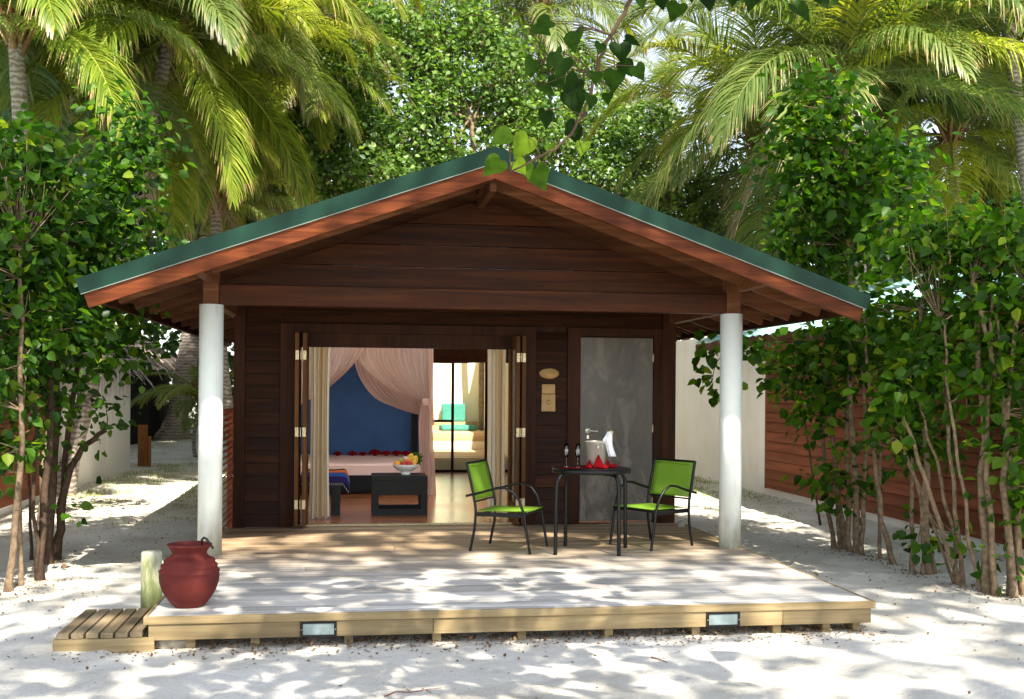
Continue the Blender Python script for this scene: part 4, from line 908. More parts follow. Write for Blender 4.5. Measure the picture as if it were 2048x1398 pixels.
# ---------------------------------------------------------------- SHRUBS
def stem(mb, pts, r0, r1, n=7, wob=.02, seed=0):
    g = random.Random(seed); P_ = [Vector(p) for p in pts]; out = []; k = 5*(len(P_)-1)
    for i in range(k+1):
        q = lerp_poly(P_, i/k) if i < k else P_[-1].copy()
        if 0 < i < k: q += Vector((g.gauss(0, wob), g.gauss(0, wob), 0))
        out.append(q)
    mb.tube(out, [r0*(1+.35*(i == 0))+(r1-r0)*i/k for i in range(k+1)], n, g.random()); return out
def shrub(label, stems, blobs, leafm, bark='bark', L=.118, seed=1, dens=1.0, group=None, extra=(), mark=None, name='tall_shrub', cat='shrub'):
    base = stems[0][0]; root = empty(name, label, cat, base, group); g = np.random.default_rng(seed)
    inv = Matrix.Translation(-Vector(base)); allp = []
    for i, st_ in enumerate(stems):
        pts, r = st_[:-1], st_[-1]; mb = MB(); o_ = stem(mb, pts, r, r*.45, 8, .012, seed*10+i); allp += o_[4:]
        o = mb.build('trunk', bark); o.parent = root; o.matrix_parent_inverse = inv
    P, O, C = cloud([(c, rr, int(n*dens)) for c, rr, n in blobs], g, clump=.115*L/.1, per=10)
    tw = MB(); pick = g.permutation(len(C))[:int(len(C)*.55)]
    A = np.array([tuple(p) for p in allp])
    for i in pick:
        c = C[i]; dd = np.linalg.norm(A-c, axis=1)+np.maximum(0, A[:, 2]-c[2])*1.5; a = A[np.argmin(dd)]
        if dd.min() > 1.6: continue
        md = (a+c)/2+g.normal(size=3)*.05; tw.tube([a, md, c], [.007, .005, .003], 4, .6, False)
    o = tw.build('branches', bark); o.parent = root; o.matrix_parent_inverse = inv
    o = leaves('leaves', P, L, leafm, None, out=O, ratio=.78, droop=.45, up=.7); o.parent = root; o.matrix_parent_inverse = inv
    for i, p in enumerate(extra): pass
    return root
def B(px, py, Y, rx, ry, n, ryd=None):
    c = onY(px, py, Y); k = (Y-CY)/F_*1.02
    return (tuple(c), (rx*k, (ryd or (rx+ry)/2*k*.9), ry*k), n)
def T(px, py, top, r, dY=0, mid=None):
    b = onz(px, py); e = onY(top[0], top[1], b.y+dY)
    b.z = float(gheight(b.x, b.y))-.04
    if mid: return (b, onY(mid[0], mid[1], b.y+dY*.5), e, r)
    m_ = b.lerp(e, .5); m_ += Vector((random.uniform(-.08, .08), random.uniform(-.05, .05), 0)); return (b, m_, e, r)
# right row (bases from the far one to the near one)
shrub('tallest leafy shrub right of the roof, towering above the eave', [T(1715, 1108, (1690, 220), .042, -.2, (1700, 700)), T(1692, 1098, (1640, 260), .036, 0, (1655, 760)), T(1668, 1095, (1600, 480), .030, .1, (1640, 850))],
      [B(1640, 205, .8, 70, 60, 420), B(1600, 300, .8, 75, 80, 560), B(1690, 300, .7, 90, 90, 760), B(1630, 400, .8, 90, 80, 640), B(1740, 400, .6, 100, 90, 820), B(1600, 480, .9, 50, 60, 260), B(1690, 500, .9, 90, 60, 460), B(1780, 320, .6, 70, 60, 360)],
      'leafshrub', dens=.68, seed=3)
shrub('right shrub with three thick stems nearest the far end of the timber wall', [T(1700, 1102, (1690, 640), .034, 0, (1690, 860)), T(1722, 1110, (1715, 620), .030, 0, (1730, 900)), T(1680, 1097, (1660, 700), .026, 0, (1668, 900))],
      [B(1650, 690, 1.0, 70, 60, 420), B(1600, 745, 1.1, 45, 45, 150), B(1690, 780, 1.0, 60, 60, 220), B(1650, 850, 1.0, 35, 55, 110), B(1665, 960, 1.0, 35, 45, 120), B(1720, 980, .9, 32, 45, 110), B(1740, 700, .9, 70, 60, 380), B(1640, 790, 1.0, 28, 40, 80)], 'leafshrub', dens=.68, seed=4)
shrub('slender shrub with a bare leaning stem beside the deck', [T(1788, 1128, (1730, 640), .034, .1, (1752, 950)), T(1760, 1118, (1765, 700), .022, .1, (1757, 900))],
      [B(1740, 640, .4, 70, 60, 330), B(1800, 660, .4, 60, 50, 260), B(1745, 860, .4, 24, 40, 50), B(1770, 740, .4, 55, 60, 190)], 'leafshrub', dens=.68, seed=5)
shrub('bushy shrub with dark round foliage at mid height in front of the timber wall', [T(1858, 1150, (1840, 620), .036, 0, (1848, 900)), T(1825, 1143, (1822, 700), .026, 0, (1825, 950)), T(1870, 1150, (1800, 860), .022, 0, (1840, 1000)), T(1848, 1150, (1870, 700), .02, 0, (1842, 1000))],
      [B(1830, 740, -.3, 70, 60, 380), B(1815, 830, -.3, 60, 75, 460), B(1850, 880, -.3, 50, 50, 210), B(1800, 610, -.2, 80, 60, 190), B(1870, 590, -.3, 80, 70, 210), B(1860, 1065, -.4, 30, 25, 38), B(1828, 1080, -.4, 14, 40, 30)], 'leafshrub', dens=.68, seed=6)
shrub('shrub with several thin stems splaying left from one base', [T(1922, 1172, (1800, 800), .028, .0, (1850, 960)), T(1916, 1170, (1830, 780), .022, 0, (1880, 960)), T(1925, 1173, (1880, 640), .024, 0, (1900, 900)), T(1912, 1166, (1795, 880), .016, 0, (1845, 990))],
      [B(1880, 700, -1, 70, 60, 340), B(1930, 620, -1, 80, 60, 210), B(1850, 480, -.8, 80, 70, 460), B(1925, 500, -.9, 80, 60, 420), B(1800, 800, -1, 40, 35, 90), B(1835, 770, -1, 40, 35, 90), B(1795, 880, -1, 26, 26, 40), B(1905, 1090, -1.1, 30, 25, 34), B(1880, 820, -1, 30, 40, 60)], 'leafshrub', dens=.68, seed=7)
shrub('shrub with pale peeling trunk lit at its foot', [T(1975, 1186, (1945, 560), .044, 0, (1962, 880)), T(1992, 1190, (1985, 600), .030, 0, (1975, 900)), T(1962, 1184, (1890, 640), .020, 0, (1905, 860))],
      [B(1960, 600, -1.4, 80, 70, 220), B(1990, 500, -1.3, 80, 70, 420), B(1935, 760, -1.4, 50, 60, 170), B(2000, 700, -1.4, 70, 60, 280), B(1970, 1120, -1.5, 26, 22, 36), B(1980, 800, -1.4, 40, 40, 60)], 'leafshrub', dens=.68, seed=8)
shrub('nearest shrub at the right edge of the sand', [T(2028, 1193, (2040, 560), .036, 0, (2010, 900)), T(2018, 1190, (1995, 640), .024, 0, (2010, 880)), T(2050, 1190, (1960, 620), .036, 0, (2010, 860))],
      [B(2040, 620, -1.7, 90, 80, 230), B(2050, 760, -1.7, 70, 80, 360), B(2040, 900, -1.7, 50, 60, 220), B(2055, 1000, -1.7, 40, 60, 160), B(2060, 480, -1.6, 80, 70, 400), B(2150, 600, -1.7, 90, 200, 900), B(2140, 900, -1.8, 80, 150, 500)], 'leafshrub', dens=.68, seed=9)
# side branch reaching towards the right column
rb = empty('shrub_seedling', 'thin leafy shoot arching behind the right column', 'shrub', (6.3, 2.6, GZ))
b_ = MB(); pts = [onz(1640, 1050), onY(1600, 800, 2.6), onY(1560, 730, 2.6), onY(1500, 704, 2.6), onY(1440, 715, 2.6), onY(1425, 755, 2.6)]; stem(b_, pts, .014, .004, 6, .003, 3)
o = b_.build('stem', 'barkdark'); o.parent = rb; o.matrix_parent_inverse = Matrix.Translation(-Vector(rb.location))
P, O, C = cloud([B(1425, 700, 2.6, 28, 16, 24), B(1425, 748, 2.6, 24, 14, 24), B(1440, 780, 2.6, 10, 18, 14), B(1505, 690, 2.6, 34, 26, 50), B(1545, 700, 2.6, 24, 18, 26), B(1570, 750, 2.5, 34, 30, 60), B(1600, 800, 2.5, 30, 30, 50)], np.random.default_rng(5), .09, 6)
o = leaves('leaves', P, .13, 'leafshrub', None, out=O, ratio=.95, droop=.5); o.parent = rb; o.matrix_parent_inverse = Matrix.Translation(-Vector(rb.location))
# left group
shrub('big dark multi stemmed shrub left of the path, with one bough curving right', [T(95, 1128, (130, 480), .050, .2, (112, 830)), T(108, 1122, (212, 860), .048, 0, (140, 935)), T(80, 1158, (120, 420), .040, .4, (98, 820)), T(112, 1122, (215, 420), .036, .3, (150, 760))],
      [B(150, 420, 1, 100, 90, 760), B(240, 330, 1.2, 70, 60, 420), B(225, 240, 1.2, 55, 45, 190), B(290, 300, 1.4, 45, 45, 200), B(240, 450, 1, 80, 70, 480), B(150, 560, .9, 90, 80, 600), B(235, 590, 1.1, 70, 70, 400), B(150, 680, .9, 70, 40, 200), B(225, 700, 1, 45, 30, 90), B(200, 800, .9, 40, 40, 80), B(120, 800, .9, 25, 60, 60), B(205, 870, .9, 20, 24, 30), B(105, 925, .9, 14, 40, 24), B(270, 690, 1.2, 35, 35, 90), B(130, 1010, .7, 26, 12, 20)], 'leafleft', 'barkdark', dens=.85, seed=21, L=.105)
shrub('bright green shrub on two thin stems at the left edge', [T(15, 1182, (40, 500), .034, 0, (42, 900)), T(42, 1170, (70, 560), .024, 0, (38, 880))],
      [B(50, 420, -.2, 90, 100, 760), B(30, 560, -.3, 80, 80, 520), B(60, 660, -.3, 80, 70, 380), B(20, 760, -.3, 50, 70, 220), B(10, 880, -.4, 40, 50, 120), B(20, 310, -.1, 60, 60, 300), B(-60, 500, -.3, 90, 250, 1000), B(-50, 850, -.3, 70, 100, 300), B(85, 520, -.2, 60, 60, 300), B(100, 340, 0, 60, 60, 260)], 'leafleft', 'bark', dens=.8, seed=22, L=.11)
shrub('slim shrub with dark trunk between the two left shrubs', [T(75, 1158, (90, 560), .022, .1, (68, 900)), T(62, 1120, (30, 600), .018, .5, (50, 880))],
      [B(100, 640, .4, 70, 70, 320), B(90, 760, .4, 40, 60, 140), B(75, 880, .4, 22, 40, 40), B(30, 680, .8, 50, 60, 160)], 'leafleft', 'barkdark', seed=23)
# shrubs close to the neighbours' roofs, filling behind the row
shrub('low bright bush behind the left shrubs, near the roof corner', [(Vector((-2.6, 4.2, GZ-.05)), Vector((-2.5, 4.2, 1)), Vector((-2.3, 4.3, 2.6)), .04)],
      [((-2.3, 4.3, 2.6), (.9, .8, .8), 900), ((-2.9, 4.6, 3.3), (.9, .8, .7), 700), ((-1.6, 4.6, 3.0), (.5, .5, .5), 300)], 'leafshrub', dens=.68, seed=31, L=.12)

# ---------------------------------------------------------------- PALMS
def frond_mesh(name, e0, droop, L, material, seed, n=122, lf=.90, hang=1.05, w=.031, gap=.03):
    """rachis leaves the crown at elevation e0 (rad) and bends down by droop; leaflets hang from it"""
    g = np.random.default_rng(seed); S_ = 26; pts = [np.zeros(3)]; th = []
    for i in range(S_):
        t = i/S_; a = e0-droop*t**1.35; th.append(a); pts.append(pts[-1]+np.array([cos(a), .0, sin(a)])*L/S_)
    pts = np.array(pts); th.append(th[-1]); th = np.array(th); V = []; Q = []; rr = []
    tone = g.uniform(.3, .6)
    # rachis: 3-sided tube
    for i in range(S_+1):
        r = .022*(1-.85*i/S_)+.003; a = th[i]; N_ = np.array([-sin(a), 0, cos(a)])
        V += [pts[i]+N_*r, pts[i]+np.array([0, r*1.1, 0])-N_*r*.6, pts[i]-np.array([0, r*1.1, 0])-N_*r*.6]
    for i in range(S_):
        for k in range(3): Q.append((i*3+k, i*3+(k+1) % 3, (i+1)*3+(k+1) % 3, (i+1)*3+k)); rr.append(.74)
    brk = g.uniform(0, 1, 6)
    for i in range(n):
        for sd in (-1, 1):
            if g.random() < gap: continue
            t = .13+.87*(i+g.uniform(-.3, .3))/n; t = min(.995, max(.1, t)); f = t*S_; k = min(S_-1, int(f)); p = pts[k]+(pts[k+1]-pts[k])*(f-k); a = th[k]
            Tn = np.array([cos(a), 0, sin(a)]); Nn = np.array([-sin(a), 0, cos(a)])
            u = (t-.13)/.87; ln = lf*(.45+.75*sin(pi*min(1, u*.75+.18))**1.1)*(1-.55*max(0, u-.75)/.25)*g.uniform(.85, 1.08)
            sw = .45+.75*u+g.normal()*.06
            d = np.array([0, sd, 0])*cos(sw)+Tn*sin(sw)+Nn*(.30+g.normal()*.08); d /= np.linalg.norm(d)
            wv = Tn*cos(sw)-np.array([0, sd, 0])*sin(sw)*.8; wv = wv-d*wv.dot(d); wv /= np.linalg.norm(wv)+1e-9
            q = p.copy(); o_ = len(V); hg = hang*g.uniform(.6, 1.25); tn = np.clip(tone+g.normal()*.13, .02, .72); brown = g.random() < (.10+.35*u)
            for s_ in range(5):
                ww = w*(.55, 1, .85, .55, .06)[s_]*.5
                wv2 = wv-d*wv.dot(d); wv2 /= np.linalg.norm(wv2)+1e-9
                V += [q-wv2*ww, q+wv2*ww]
                if s_ < 4: q = q+d*ln/4; d = d+np.array([0, 0, -hg*.42]); d /= np.linalg.norm(d)
            for s_ in range(4): Q.append((o_+2*s_, o_+2*s_+1, o_+2*s_+3, o_+2*s_+2)); rr.append(.97 if brown and s_ == 3 else tn)
    V = np.array(V, np.float32); Q = np.array(Q, np.int32)
    me = bpy.data.meshes.new(name); me.vertices.add(len(V)); me.vertices.foreach_set('co', V.ravel()); me.loops.add(Q.size); me.loops.foreach_set('vertex_index', Q.ravel())
    me.polygons.add(len(Q)); me.polygons.foreach_set('loop_start', np.arange(0, Q.size, 4, dtype=np.int32)); me.polygons.foreach_set('loop_total', np.full(len(Q), 4, np.int32)); me.update(calc_edges=True)
    a = me.attributes.new('rnd', 'FLOAT', 'FACE'); a.data.foreach_set('value', np.array(rr, np.float32)); me.materials.append(mt[material]); return me
FM = {}
ELS = [78, 58, 38, 18, -5, -35]
for e in ELS:
    for m_ in ('frond', 'frondlime'):
        for k in range(2):
            FM[(e, m_, k)] = frond_mesh('frond', R(e), R([62, 88, 95, 85, 62, 45][ELS.index(e)]+k*14-4), 4.0, m_, e+100+k*7+len(m_), hang=[.5, .75, .95, 1.05, 1.0, .9][ELS.index(e)]*(1.0+.15*k))
for k in range(2): FM[(-60, 'fronddead', k)] = frond_mesh('frond', R(-40-k*20), R(38), 3.0, 'fronddead', 50+k, n=50, hang=1.2, w=.03, gap=.25)
def add_frond(root, c, az, e, m_, k, sc, roll=0, pitch=0):
    o = bpy.data.objects.new('dry_frond' if m_ == 'fronddead' else 'frond', FM[(e, m_, k)]); COL.objects.link(o); o.parent = root
    o.location = Vector(c)-root.location; o.rotation_euler = (roll, pitch, az); o.scale = (sc, sc, sc); return o
def palm(label, cpx, cpy, Y, base=None, n=22, sc=1.0, basepx=None, lime=.35, seed=1, dead=1, trunk_r=.14, heroes=(), lo=0, hi=1, nuts=0, name='palm_tree', skip=None):
    g = random.Random(seed); c = onY(cpx, cpy, Y)
    n = int(n*1.35); sc *= (.92 if cpx < 600 else 1.08)
    if basepx is not None: q_ = onY(basepx, 900, Y); base = (q_.x, Y)
    if base is None: base = (c.x+g.uniform(-.6, .6), Y+g.uniform(-.4, .8))
    bz = float(gheight(base[0], base[1]))-.1; b = Vector((base[0], base[1], bz)); root = empty(name, label, 'palm tree', b)
    def add(mb, nm, m_): o = mb.build(nm, m_); o.parent = root; o.matrix_parent_inverse = Matrix.Translation(-b); return o
    mb = MB(); m1 = b.lerp(c, .4)+Vector((g.uniform(-.2, .2), g.uniform(-.2, .2), 0)); P_ = [b, m1, c]; K = 26; pts = []; rad = []
    for i in range(K+1):
        t = i/K; q = lerp_poly(P_, min(t, .9999)); pts.append(q); rad.append(trunk_r*(1+.9*max(0, 1-t*7))*(1-.25*t)*(1+.05*(i % 2)))
    mb.tube(pts, rad, 14, .5); add(mb, 'trunk', 'palmtrunk')
    mb = MB()
    for i in range(16):
        a = i*2.4; r = trunk_r*.9; p0 = c+Vector((r*cos(a)*.6, r*sin(a)*.6, -.35+.03*i)); mb.tube([p0, p0+Vector((.12*cos(a), .12*sin(a), .25)), p0+Vector((.28*cos(a), .28*sin(a), .5))], [.06, .045, .02], 5, g.random())
    add(mb, 'crown_fibre', 'fibre')
    for i in range(nuts):
        a = i*2.1; mb = MB(); ball(mb, (0, 0, 0), .11, s=(.9, .9, 1.15)); o = mb.build('coconut', 'coconut'); o.parent = root; o.location = c-b+Vector((.25*cos(a), .25*sin(a), -.25-.08*(i % 3)))
    for i in range(n):
        u = lo+(hi-lo)*(i+.5)/n; e = ELS[min(5, int(u*6))]; az = i*2.39996+seed
        add_frond(root, c, az, e, 'frondlime' if g.random() < lime else 'frond', g.randrange(2), sc*g.uniform(.85, 1.12), g.gauss(0, .10), g.gauss(0, .06))
    for i in range(dead): add_frond(root, c, g.uniform(0, 6.28), -60, 'fronddead', i % 2, sc)
    for (az, e, m_, k, s_) in heroes: add_frond(root, c, R(az), e, m_, k, s_)
    return root
palm('large palm at the far left with dark upright fronds', 30, 60, 6.5, basepx=20, n=20, lime=.45, seed=2, dead=0, hi=.85)
palm('lime green palm arching over the left side of the roof', 340, 70, 8.2, basepx=120, n=24, lime=.75, seed=5, dead=2, hi=.95)
palm('tall palm behind the lime green palm on the left', 480, -40, 11, basepx=40, n=24, lime=.4, seed=9, dead=1)
palm('leaning palm with thick ringed trunk beside the thatched hut', 455, 250, 21, base=(-3.72, 22), n=24, sc=1.05, lime=.5, seed=12, dead=1, trunk_r=.31)
palm('short palm spreading just above the left eave', 430, 400, 12.5, basepx=480, n=18, sc=.72, lime=.6, seed=14, dead=1, lo=.05, hi=.8)
palm('thin dark trunked palm left of the pale leafed trees', 640, 60, 17, n=22, sc=.95, lime=.3, seed=16, dead=1, base=(.25, 17.2))
palm('palm with pale trunk and brown crown behind the roof ridge', 1085, 30, 17, n=20, sc=.85, lime=.4, seed=18, dead=2, base=(6.2, 17.3), nuts=5)
palm('small far palm seen through the sky gap', 1330, 190, 36, n=14, sc=.7, lime=.1, seed=19, dead=0)
palm('broad palm right of centre with long drooping fronds', 1690, 160, 7.5, basepx=1750, n=24, sc=1.05, lime=.15, seed=24, dead=1, hi=.8)
palm('palm behind the broad right palm, crown above the roof slope', 1520, 300, 12, basepx=1500, n=22, sc=1.0, lime=.1, seed=26, dead=1)
palm('tall palm at the top right corner', 2010, 10, 8, basepx=2120, n=24, sc=1.05, lime=.25, seed=29, dead=0, hi=.85)
palm('right hand palm with a bright broad frond stem hanging down', 1900, 270, 10.5, basepx=1960, n=20, sc=.85, lime=.3, seed=33, dead=1, heroes=((-40, -5, 'frondlime', 0, .9),))
palm('tall palm above the pale leafed trees', 830, -90, 20, n=20, sc=1.0, lime=.3, seed=38, dead=0)
palm('young palm half hidden behind the left column', 405, 800, 17.5, n=9, sc=.5, lime=.4, seed=41, dead=0, trunk_r=.05, lo=.2, hi=.7, name='young_palm')
palm('far left background palm behind the lime palm', 180, 150, 15, basepx=60, n=22, sc=1.0, lime=.4, seed=43, dead=1)
palm('background palm behind the right hand shrubs', 2080, 330, 13, n=22, sc=1.0, lime=.3, seed=45, dead=1)
# ---------------------------------------------------------------- BROADLEAF TREES BEHIND
def broad(label, base, blobs, leafm='leafpale', L=.14, seed=1, r=.12, fork=None, dens=1.0, bark='bark', clump=.2, name='broadleaf_tree'):
    g = np.random.default_rng(seed); b = Vector((base[0], base[1], GZ-.1)); root = empty(name, label, 'tree', b); inv = Matrix.Translation(-b)
    top = Vector(np.mean([c for c, _, _ in blobs], axis=0)); f = Vector(fork) if fork else b.lerp(top, .5)
    mb = MB(); tp = stem(mb, [b, b.lerp(f, .55)+Vector((g.uniform(-.15, .15), 0, 0)), f], r, r*.62, 10, .03, seed); o = mb.build('trunk', bark); o.parent = root; o.matrix_parent_inverse = inv
    P, O, C = cloud([(c, rr, int(n*dens)) for c, rr, n in blobs], g, clump, 12)
    mb = MB(); limbs = []
    for c, rr, n in blobs:
        c = Vector(c); md = f.lerp(c, .5)+Vector((0, 0, .25)); limbs += stem(mb, [f, md, c], r*.5, r*.15, 6, .04, int(n)+seed)
    A = np.array([tuple(p) for p in limbs])
    for i in g.permutation(len(C))[:int(len(C)*.4)]:
        c = C[i]; a = A[np.argmin(np.linalg.norm(A-c, axis=1))]; mb.tube([a, (a+c)/2+g.normal(size=3)*.1, c], [.018, .012, .006], 4, .5, False)
    o = mb.build('branches', bark); o.parent = root; o.matrix_parent_inverse = inv
    o = leaves('leaves', P, L, leafm, None, out=O, ratio=.8, droop=.3, up=.8); o.parent = root; o.matrix_parent_inverse = inv; return root
broad('pale leafed tree behind the left roof slope', (1.0, 14), [B(640, 200, 13.5, 90, 80, 1500), B(600, 310, 13.5, 80, 90, 1100), B(720, 280, 13.8, 80, 90, 1300), B(690, 140, 14, 80, 60, 1000), B(660, 390, 13.5, 90, 50, 700), B(760, 360, 13, 90, 60, 900)], dens=1.6, L=.13, clump=.17, seed=51)
broad('pale leafed tree with light forked trunk behind the roof ridge', (4.3, 14.5), [B(800, 90, 15, 90, 80, 1500), B(880, 170, 14.5, 80, 80, 1300), B(930, 70, 15, 90, 60, 1100), B(1010, 160, 14.5, 70, 90, 1000), B(830, 260, 14, 80, 80, 1100), B(1020, 270, 14.5, 60, 60, 600), B(900, 330, 14, 60, 40, 400), B(730, 60, 15, 50, 60, 500)], dens=1.6, L=.13, clump=.17, seed=52, fork=onY(942, 240, 14.3), r=.09)
broad('darker broadleaf tree behind the right roof slope', (7.5, 15), [B(1180, 250, 15, 80, 70, 900), B(1260, 330, 14.5, 90, 80, 1200), B(1180, 370, 14, 80, 50, 700), B(1340, 400, 13.5, 90, 70, 900), B(1130, 150, 15.5, 60, 70, 500), B(1110, 300, 14, 60, 50, 500), B(1080, 240, 15, 50, 60, 400), B(1310, 250, 15, 60, 50, 500), B(1430, 460, 13, 80, 50, 600)], dens=1.8, L=.125, seed=53)
broad('dark dense tree behind the pale leafed trees on the left', (-1, 22), [((-2.5, 22, 6), (2.5, 1.5, 2), 1300), ((.5, 22, 4.5), (2.5, 1.5, 2), 1300), ((3, 22.5, 6), (2.4, 1.5, 2), 1300)], 'leafback', .24, 54, clump=.4)
broad('dark dense tree behind the roof on the right', (11, 21), [((8, 21, 4.5), (2.5, 1.5, 2), 1300), ((11, 21, 6), (2.5, 1.5, 2.2), 1400), ((14.5, 20, 5), (2.5, 1.5, 2.2), 1300)], 'leafback', .24, 55, clump=.4)
broad('dark tree at the far left behind the palms', (-9, 14), [((-8, 13, 4.5), (2.5, 1.8, 2.2), 1500), ((-5.5, 14.5, 3.6), (1.8, 1.5, 1.6), 900), ((-11, 13, 7), (2.6, 1.8, 2.5), 1500)], 'leafback', .22, 56, clump=.35)
broad('dark tree at the far right behind the aqua roof', (17, 13), [((16, 12, 4.5), (2.5, 1.8, 2.2), 1500), ((13.5, 13.5, 4.6), (1.8, 1.5, 1.6), 900), ((19, 12, 7), (2.6, 1.8, 2.5), 1500)], 'leafback', .22, 57, clump=.35)
# far wood that reads as one mass
g = np.random.default_rng(77); k = 2700
cc = np.stack([g.uniform(-34, 46, k), g.uniform(28, 38, k), np.abs(g.uniform(-.2, 7.8, k))], 1)
P = (cc[:, None, :]+g.normal(size=(k, 16, 3))*np.array([.8, .6, .6])).reshape(-1, 3); P = P[P[:, 2] > GZ]
o = leaves('far_undergrowth', P, .42, 'leafback', ratio=.7, droop=.2); tag(o, 'dark mass of undergrowth closing the view behind the bungalows', kind='stuff')
k = 300; cc = np.stack([np.where(g.random(k) < .5, g.uniform(-16, -9, k), g.uniform(14.5, 24, k)), g.uniform(2, 26, k), g.uniform(-.2, 5, k)], 1)
P = (cc[:, None, :]+g.normal(size=(k, 22, 3))*np.array([.7, .7, .6])).reshape(-1, 3); P = P[P[:, 2] > GZ]
o = leaves('side_undergrowth', P, .28, 'leafback', ratio=.7, droop=.2); tag(o, 'dark undergrowth beside the neighbouring bungalows', kind='stuff')
# ---------------------------------------------------------------- OVERHANGING TREE (its shade dapples deck and sand)
g = np.random.default_rng(11); tb0 = Vector((8.2, -18.5, GZ-.1)); oh = empty('overhanging_tree', 'big heart leaved tree overhead whose branches hang into the top of the view', 'tree', tb0); inv = Matrix.Translation(-tb0)
cents = []; HOLES = []
def hole(p, r):
    q = Vector(p)-sdir*(p.z/sdir.z); HOLES.append((q.x, q.y, r*.66))
for (x, y, r) in [(560, 1190, .42), (690, 1193, .34), (500, 1075, .38), (620, 1078, .3), (1010, 1113, .36), (1150, 1106, .38), (1190, 1162, .3)]: hole(onz(x, y, 0), r)
for (x, y, r) in [(180, 1150, .5), (240, 1162, .4), (60, 1160, .4), (150, 1192, .4), (1130, 1345, .5), (1480, 1330, .5), (1560, 1300, .45), (1000, 1312, .35), (560, 1340, .45), (400, 1322, .4), (1900, 1205, .4), (1990, 1170, .45), (700, 1382, .4), (1800, 1390, .5), (300, 1385, .45), (1650, 1385, .3), (1350, 1390, .35)]: hole(onz(x, y), r)
for (p, r) in [((0, -.11, 1.05), .42), ((0, -.11, .75), .42), ((0, -.11, 1.55), .34), ((4.98, -.11, 1.38), .34), ((4.98, -.11, 1.2), .32)]: hole(Vector(p), r)
for (x, y, r) in [(200, 575, .4), (300, 540, .42), (370, 510, .42), (450, 480, .42), (640, 415, .34), (720, 395, .4), (900, 345, .34), (1120, 380, .3), (1220, 420, .35), (1660, 580, .32), (560, 445, .3)]: hole(onY(x, y, -1), r)
HA = np.array(HOLES)
for gy_ in np.arange(-7.5, 9.5, .5):
    for gx_ in np.arange(-6, 10.5, .5):
        px_ = gx_+g.normal()*.12; py_ = gy_+g.normal()*.12
        if g.random() < CANOPY_GAP(px_, py_) or (np.hypot(HA[:, 0]-px_, HA[:, 1]-py_) < HA[:, 2]+.08).any(): continue
        h = 15.5+g.uniform(0, 4.0)
        for _ in range(40):
            c = Vector((px_, py_, 0))+sdir*(h/sdir.z); d = (c-cam.location).dot(fw)
            if d < .3 or c.z-.75 > CZ+.37*(d+.6): break
            h += .4
        cents.append(tuple(c))
cents = np.array(cents)
per = 16
q = g.normal(size=(len(cents), per, 3))*np.array([.48, .48, .5]); 
# lower bough added out of view, to shade the hanging branch
lowc = np.array([(g.uniform(1.2, 4.6), g.uniform(-9.2, -6.6), g.uniform(5.2, 7)) for _ in range(34)]); cents = np.concatenate([cents, lowc])
q = g.normal(size=(len(cents), per, 3))*np.array([.48, .48, .5]); P = (cents[:, None, :]+q).reshape(-1, 3); O = (q/(np.linalg.norm(q, axis=2, keepdims=True)+1e-9)).reshape(-1, 3)
o = leaves('crown_leaves', P, .26, 'heart', None, out=O*.6, ratio=.9, droop=.3, up=1.2); o.parent = oh; o.matrix_parent_inverse = inv
mb = MB(); fk = Vector((8.2, -17.5, 7.5)); stem(mb, [tb0, Vector((8.0, -18, 3.5)), fk], .38, .27, 12, .02, 5); o = mb.build('trunk', 'barkdark'); o.parent = oh; o.matrix_parent_inverse = inv
mb = MB(); pick = g.permutation(len(cents))[:200]; lim = []
for tgt in ((1, -17, 13.5), (6, -16, 13.5), (11, -17, 13.5), (3.5, -13, 14), (9, -12.5, 14), (0, -13, 13.5), (3, -9, 7)):
    lim += stem(mb, [fk, fk.lerp(Vector(tgt), .5)+Vector((0, 0, .8)), Vector(tgt)], .12, .04, 7, .05, int(tgt[0]*3+50))
A = np.array([tuple(p) for p in lim])
for i in pick:
    c = cents[i]; a = A[np.argmin(np.linalg.norm(A-c, axis=1))]; mb.tube([a, (a+c)/2+g.normal(size=3)*.15+np.array([0, 0, .2]), c], [.03, .02, .008], 5, .5, False)
o = mb.build('boughs', 'barkdark'); o.parent = oh; o.matrix_parent_inverse = inv
# hanging branch with heart leaves
hp = [(1290, -330), (1275, -60), (1262, 0), (1220, 70), (1190, 150), (1165, 230), (1120, 290), (1080, 312), (1020, 345)]
mb = MB(); hb = [onY(x, y, -6.4) for x, y in hp]; hb = [Vector((3.0, -9.0, 7.0))]+hb; stem(mb, hb, .011, .003, 7, .004, 8)
HL = [(1150, 89, 31), (1128, 138, 26), (1072, 66, 22), (1100, 60, 22), (1066, 140, 24), (1110, 125, 26), (1238, 112, 28), (1245, 143, 22), (1271, 149, 20), (1230, 165, 28), (1143, 212, 32), (1155, 178, 25), (1090, 240, 22), (1180, 208, 20), (1150, 262, 20), (1166, 300, 18), (1017, 288, 25), (1056, 300, 30), (1000, 345, 28), (1030, 340, 20), (1048, 345, 20), (1070, 362, 28), (1090, 350, 18), (1190, 160, 18),
      (1146, 275, 22), (1250, 95, 20), (1080, 190, 22), (1110, 170, 24), (1200, 100, 16), (1215, 200, 15), (1100, 300, 14),
      (1357, 30, 26), (1413, 2, 26), (1464, 2, 22), (1507, 4, 24), (1587, 34, 30), (1636, 8, 24), (1700, -4, 22), (1325, 10, 20), (1385, -12, 26), (1545, -8, 24), (1900, 2, 18), (1280, 8, 14), (1670, 0, 18)]
g = np.random.default_rng(4); pos = []; Dv = []; Nv = []; Ls = []; toc = -np.array(fw)
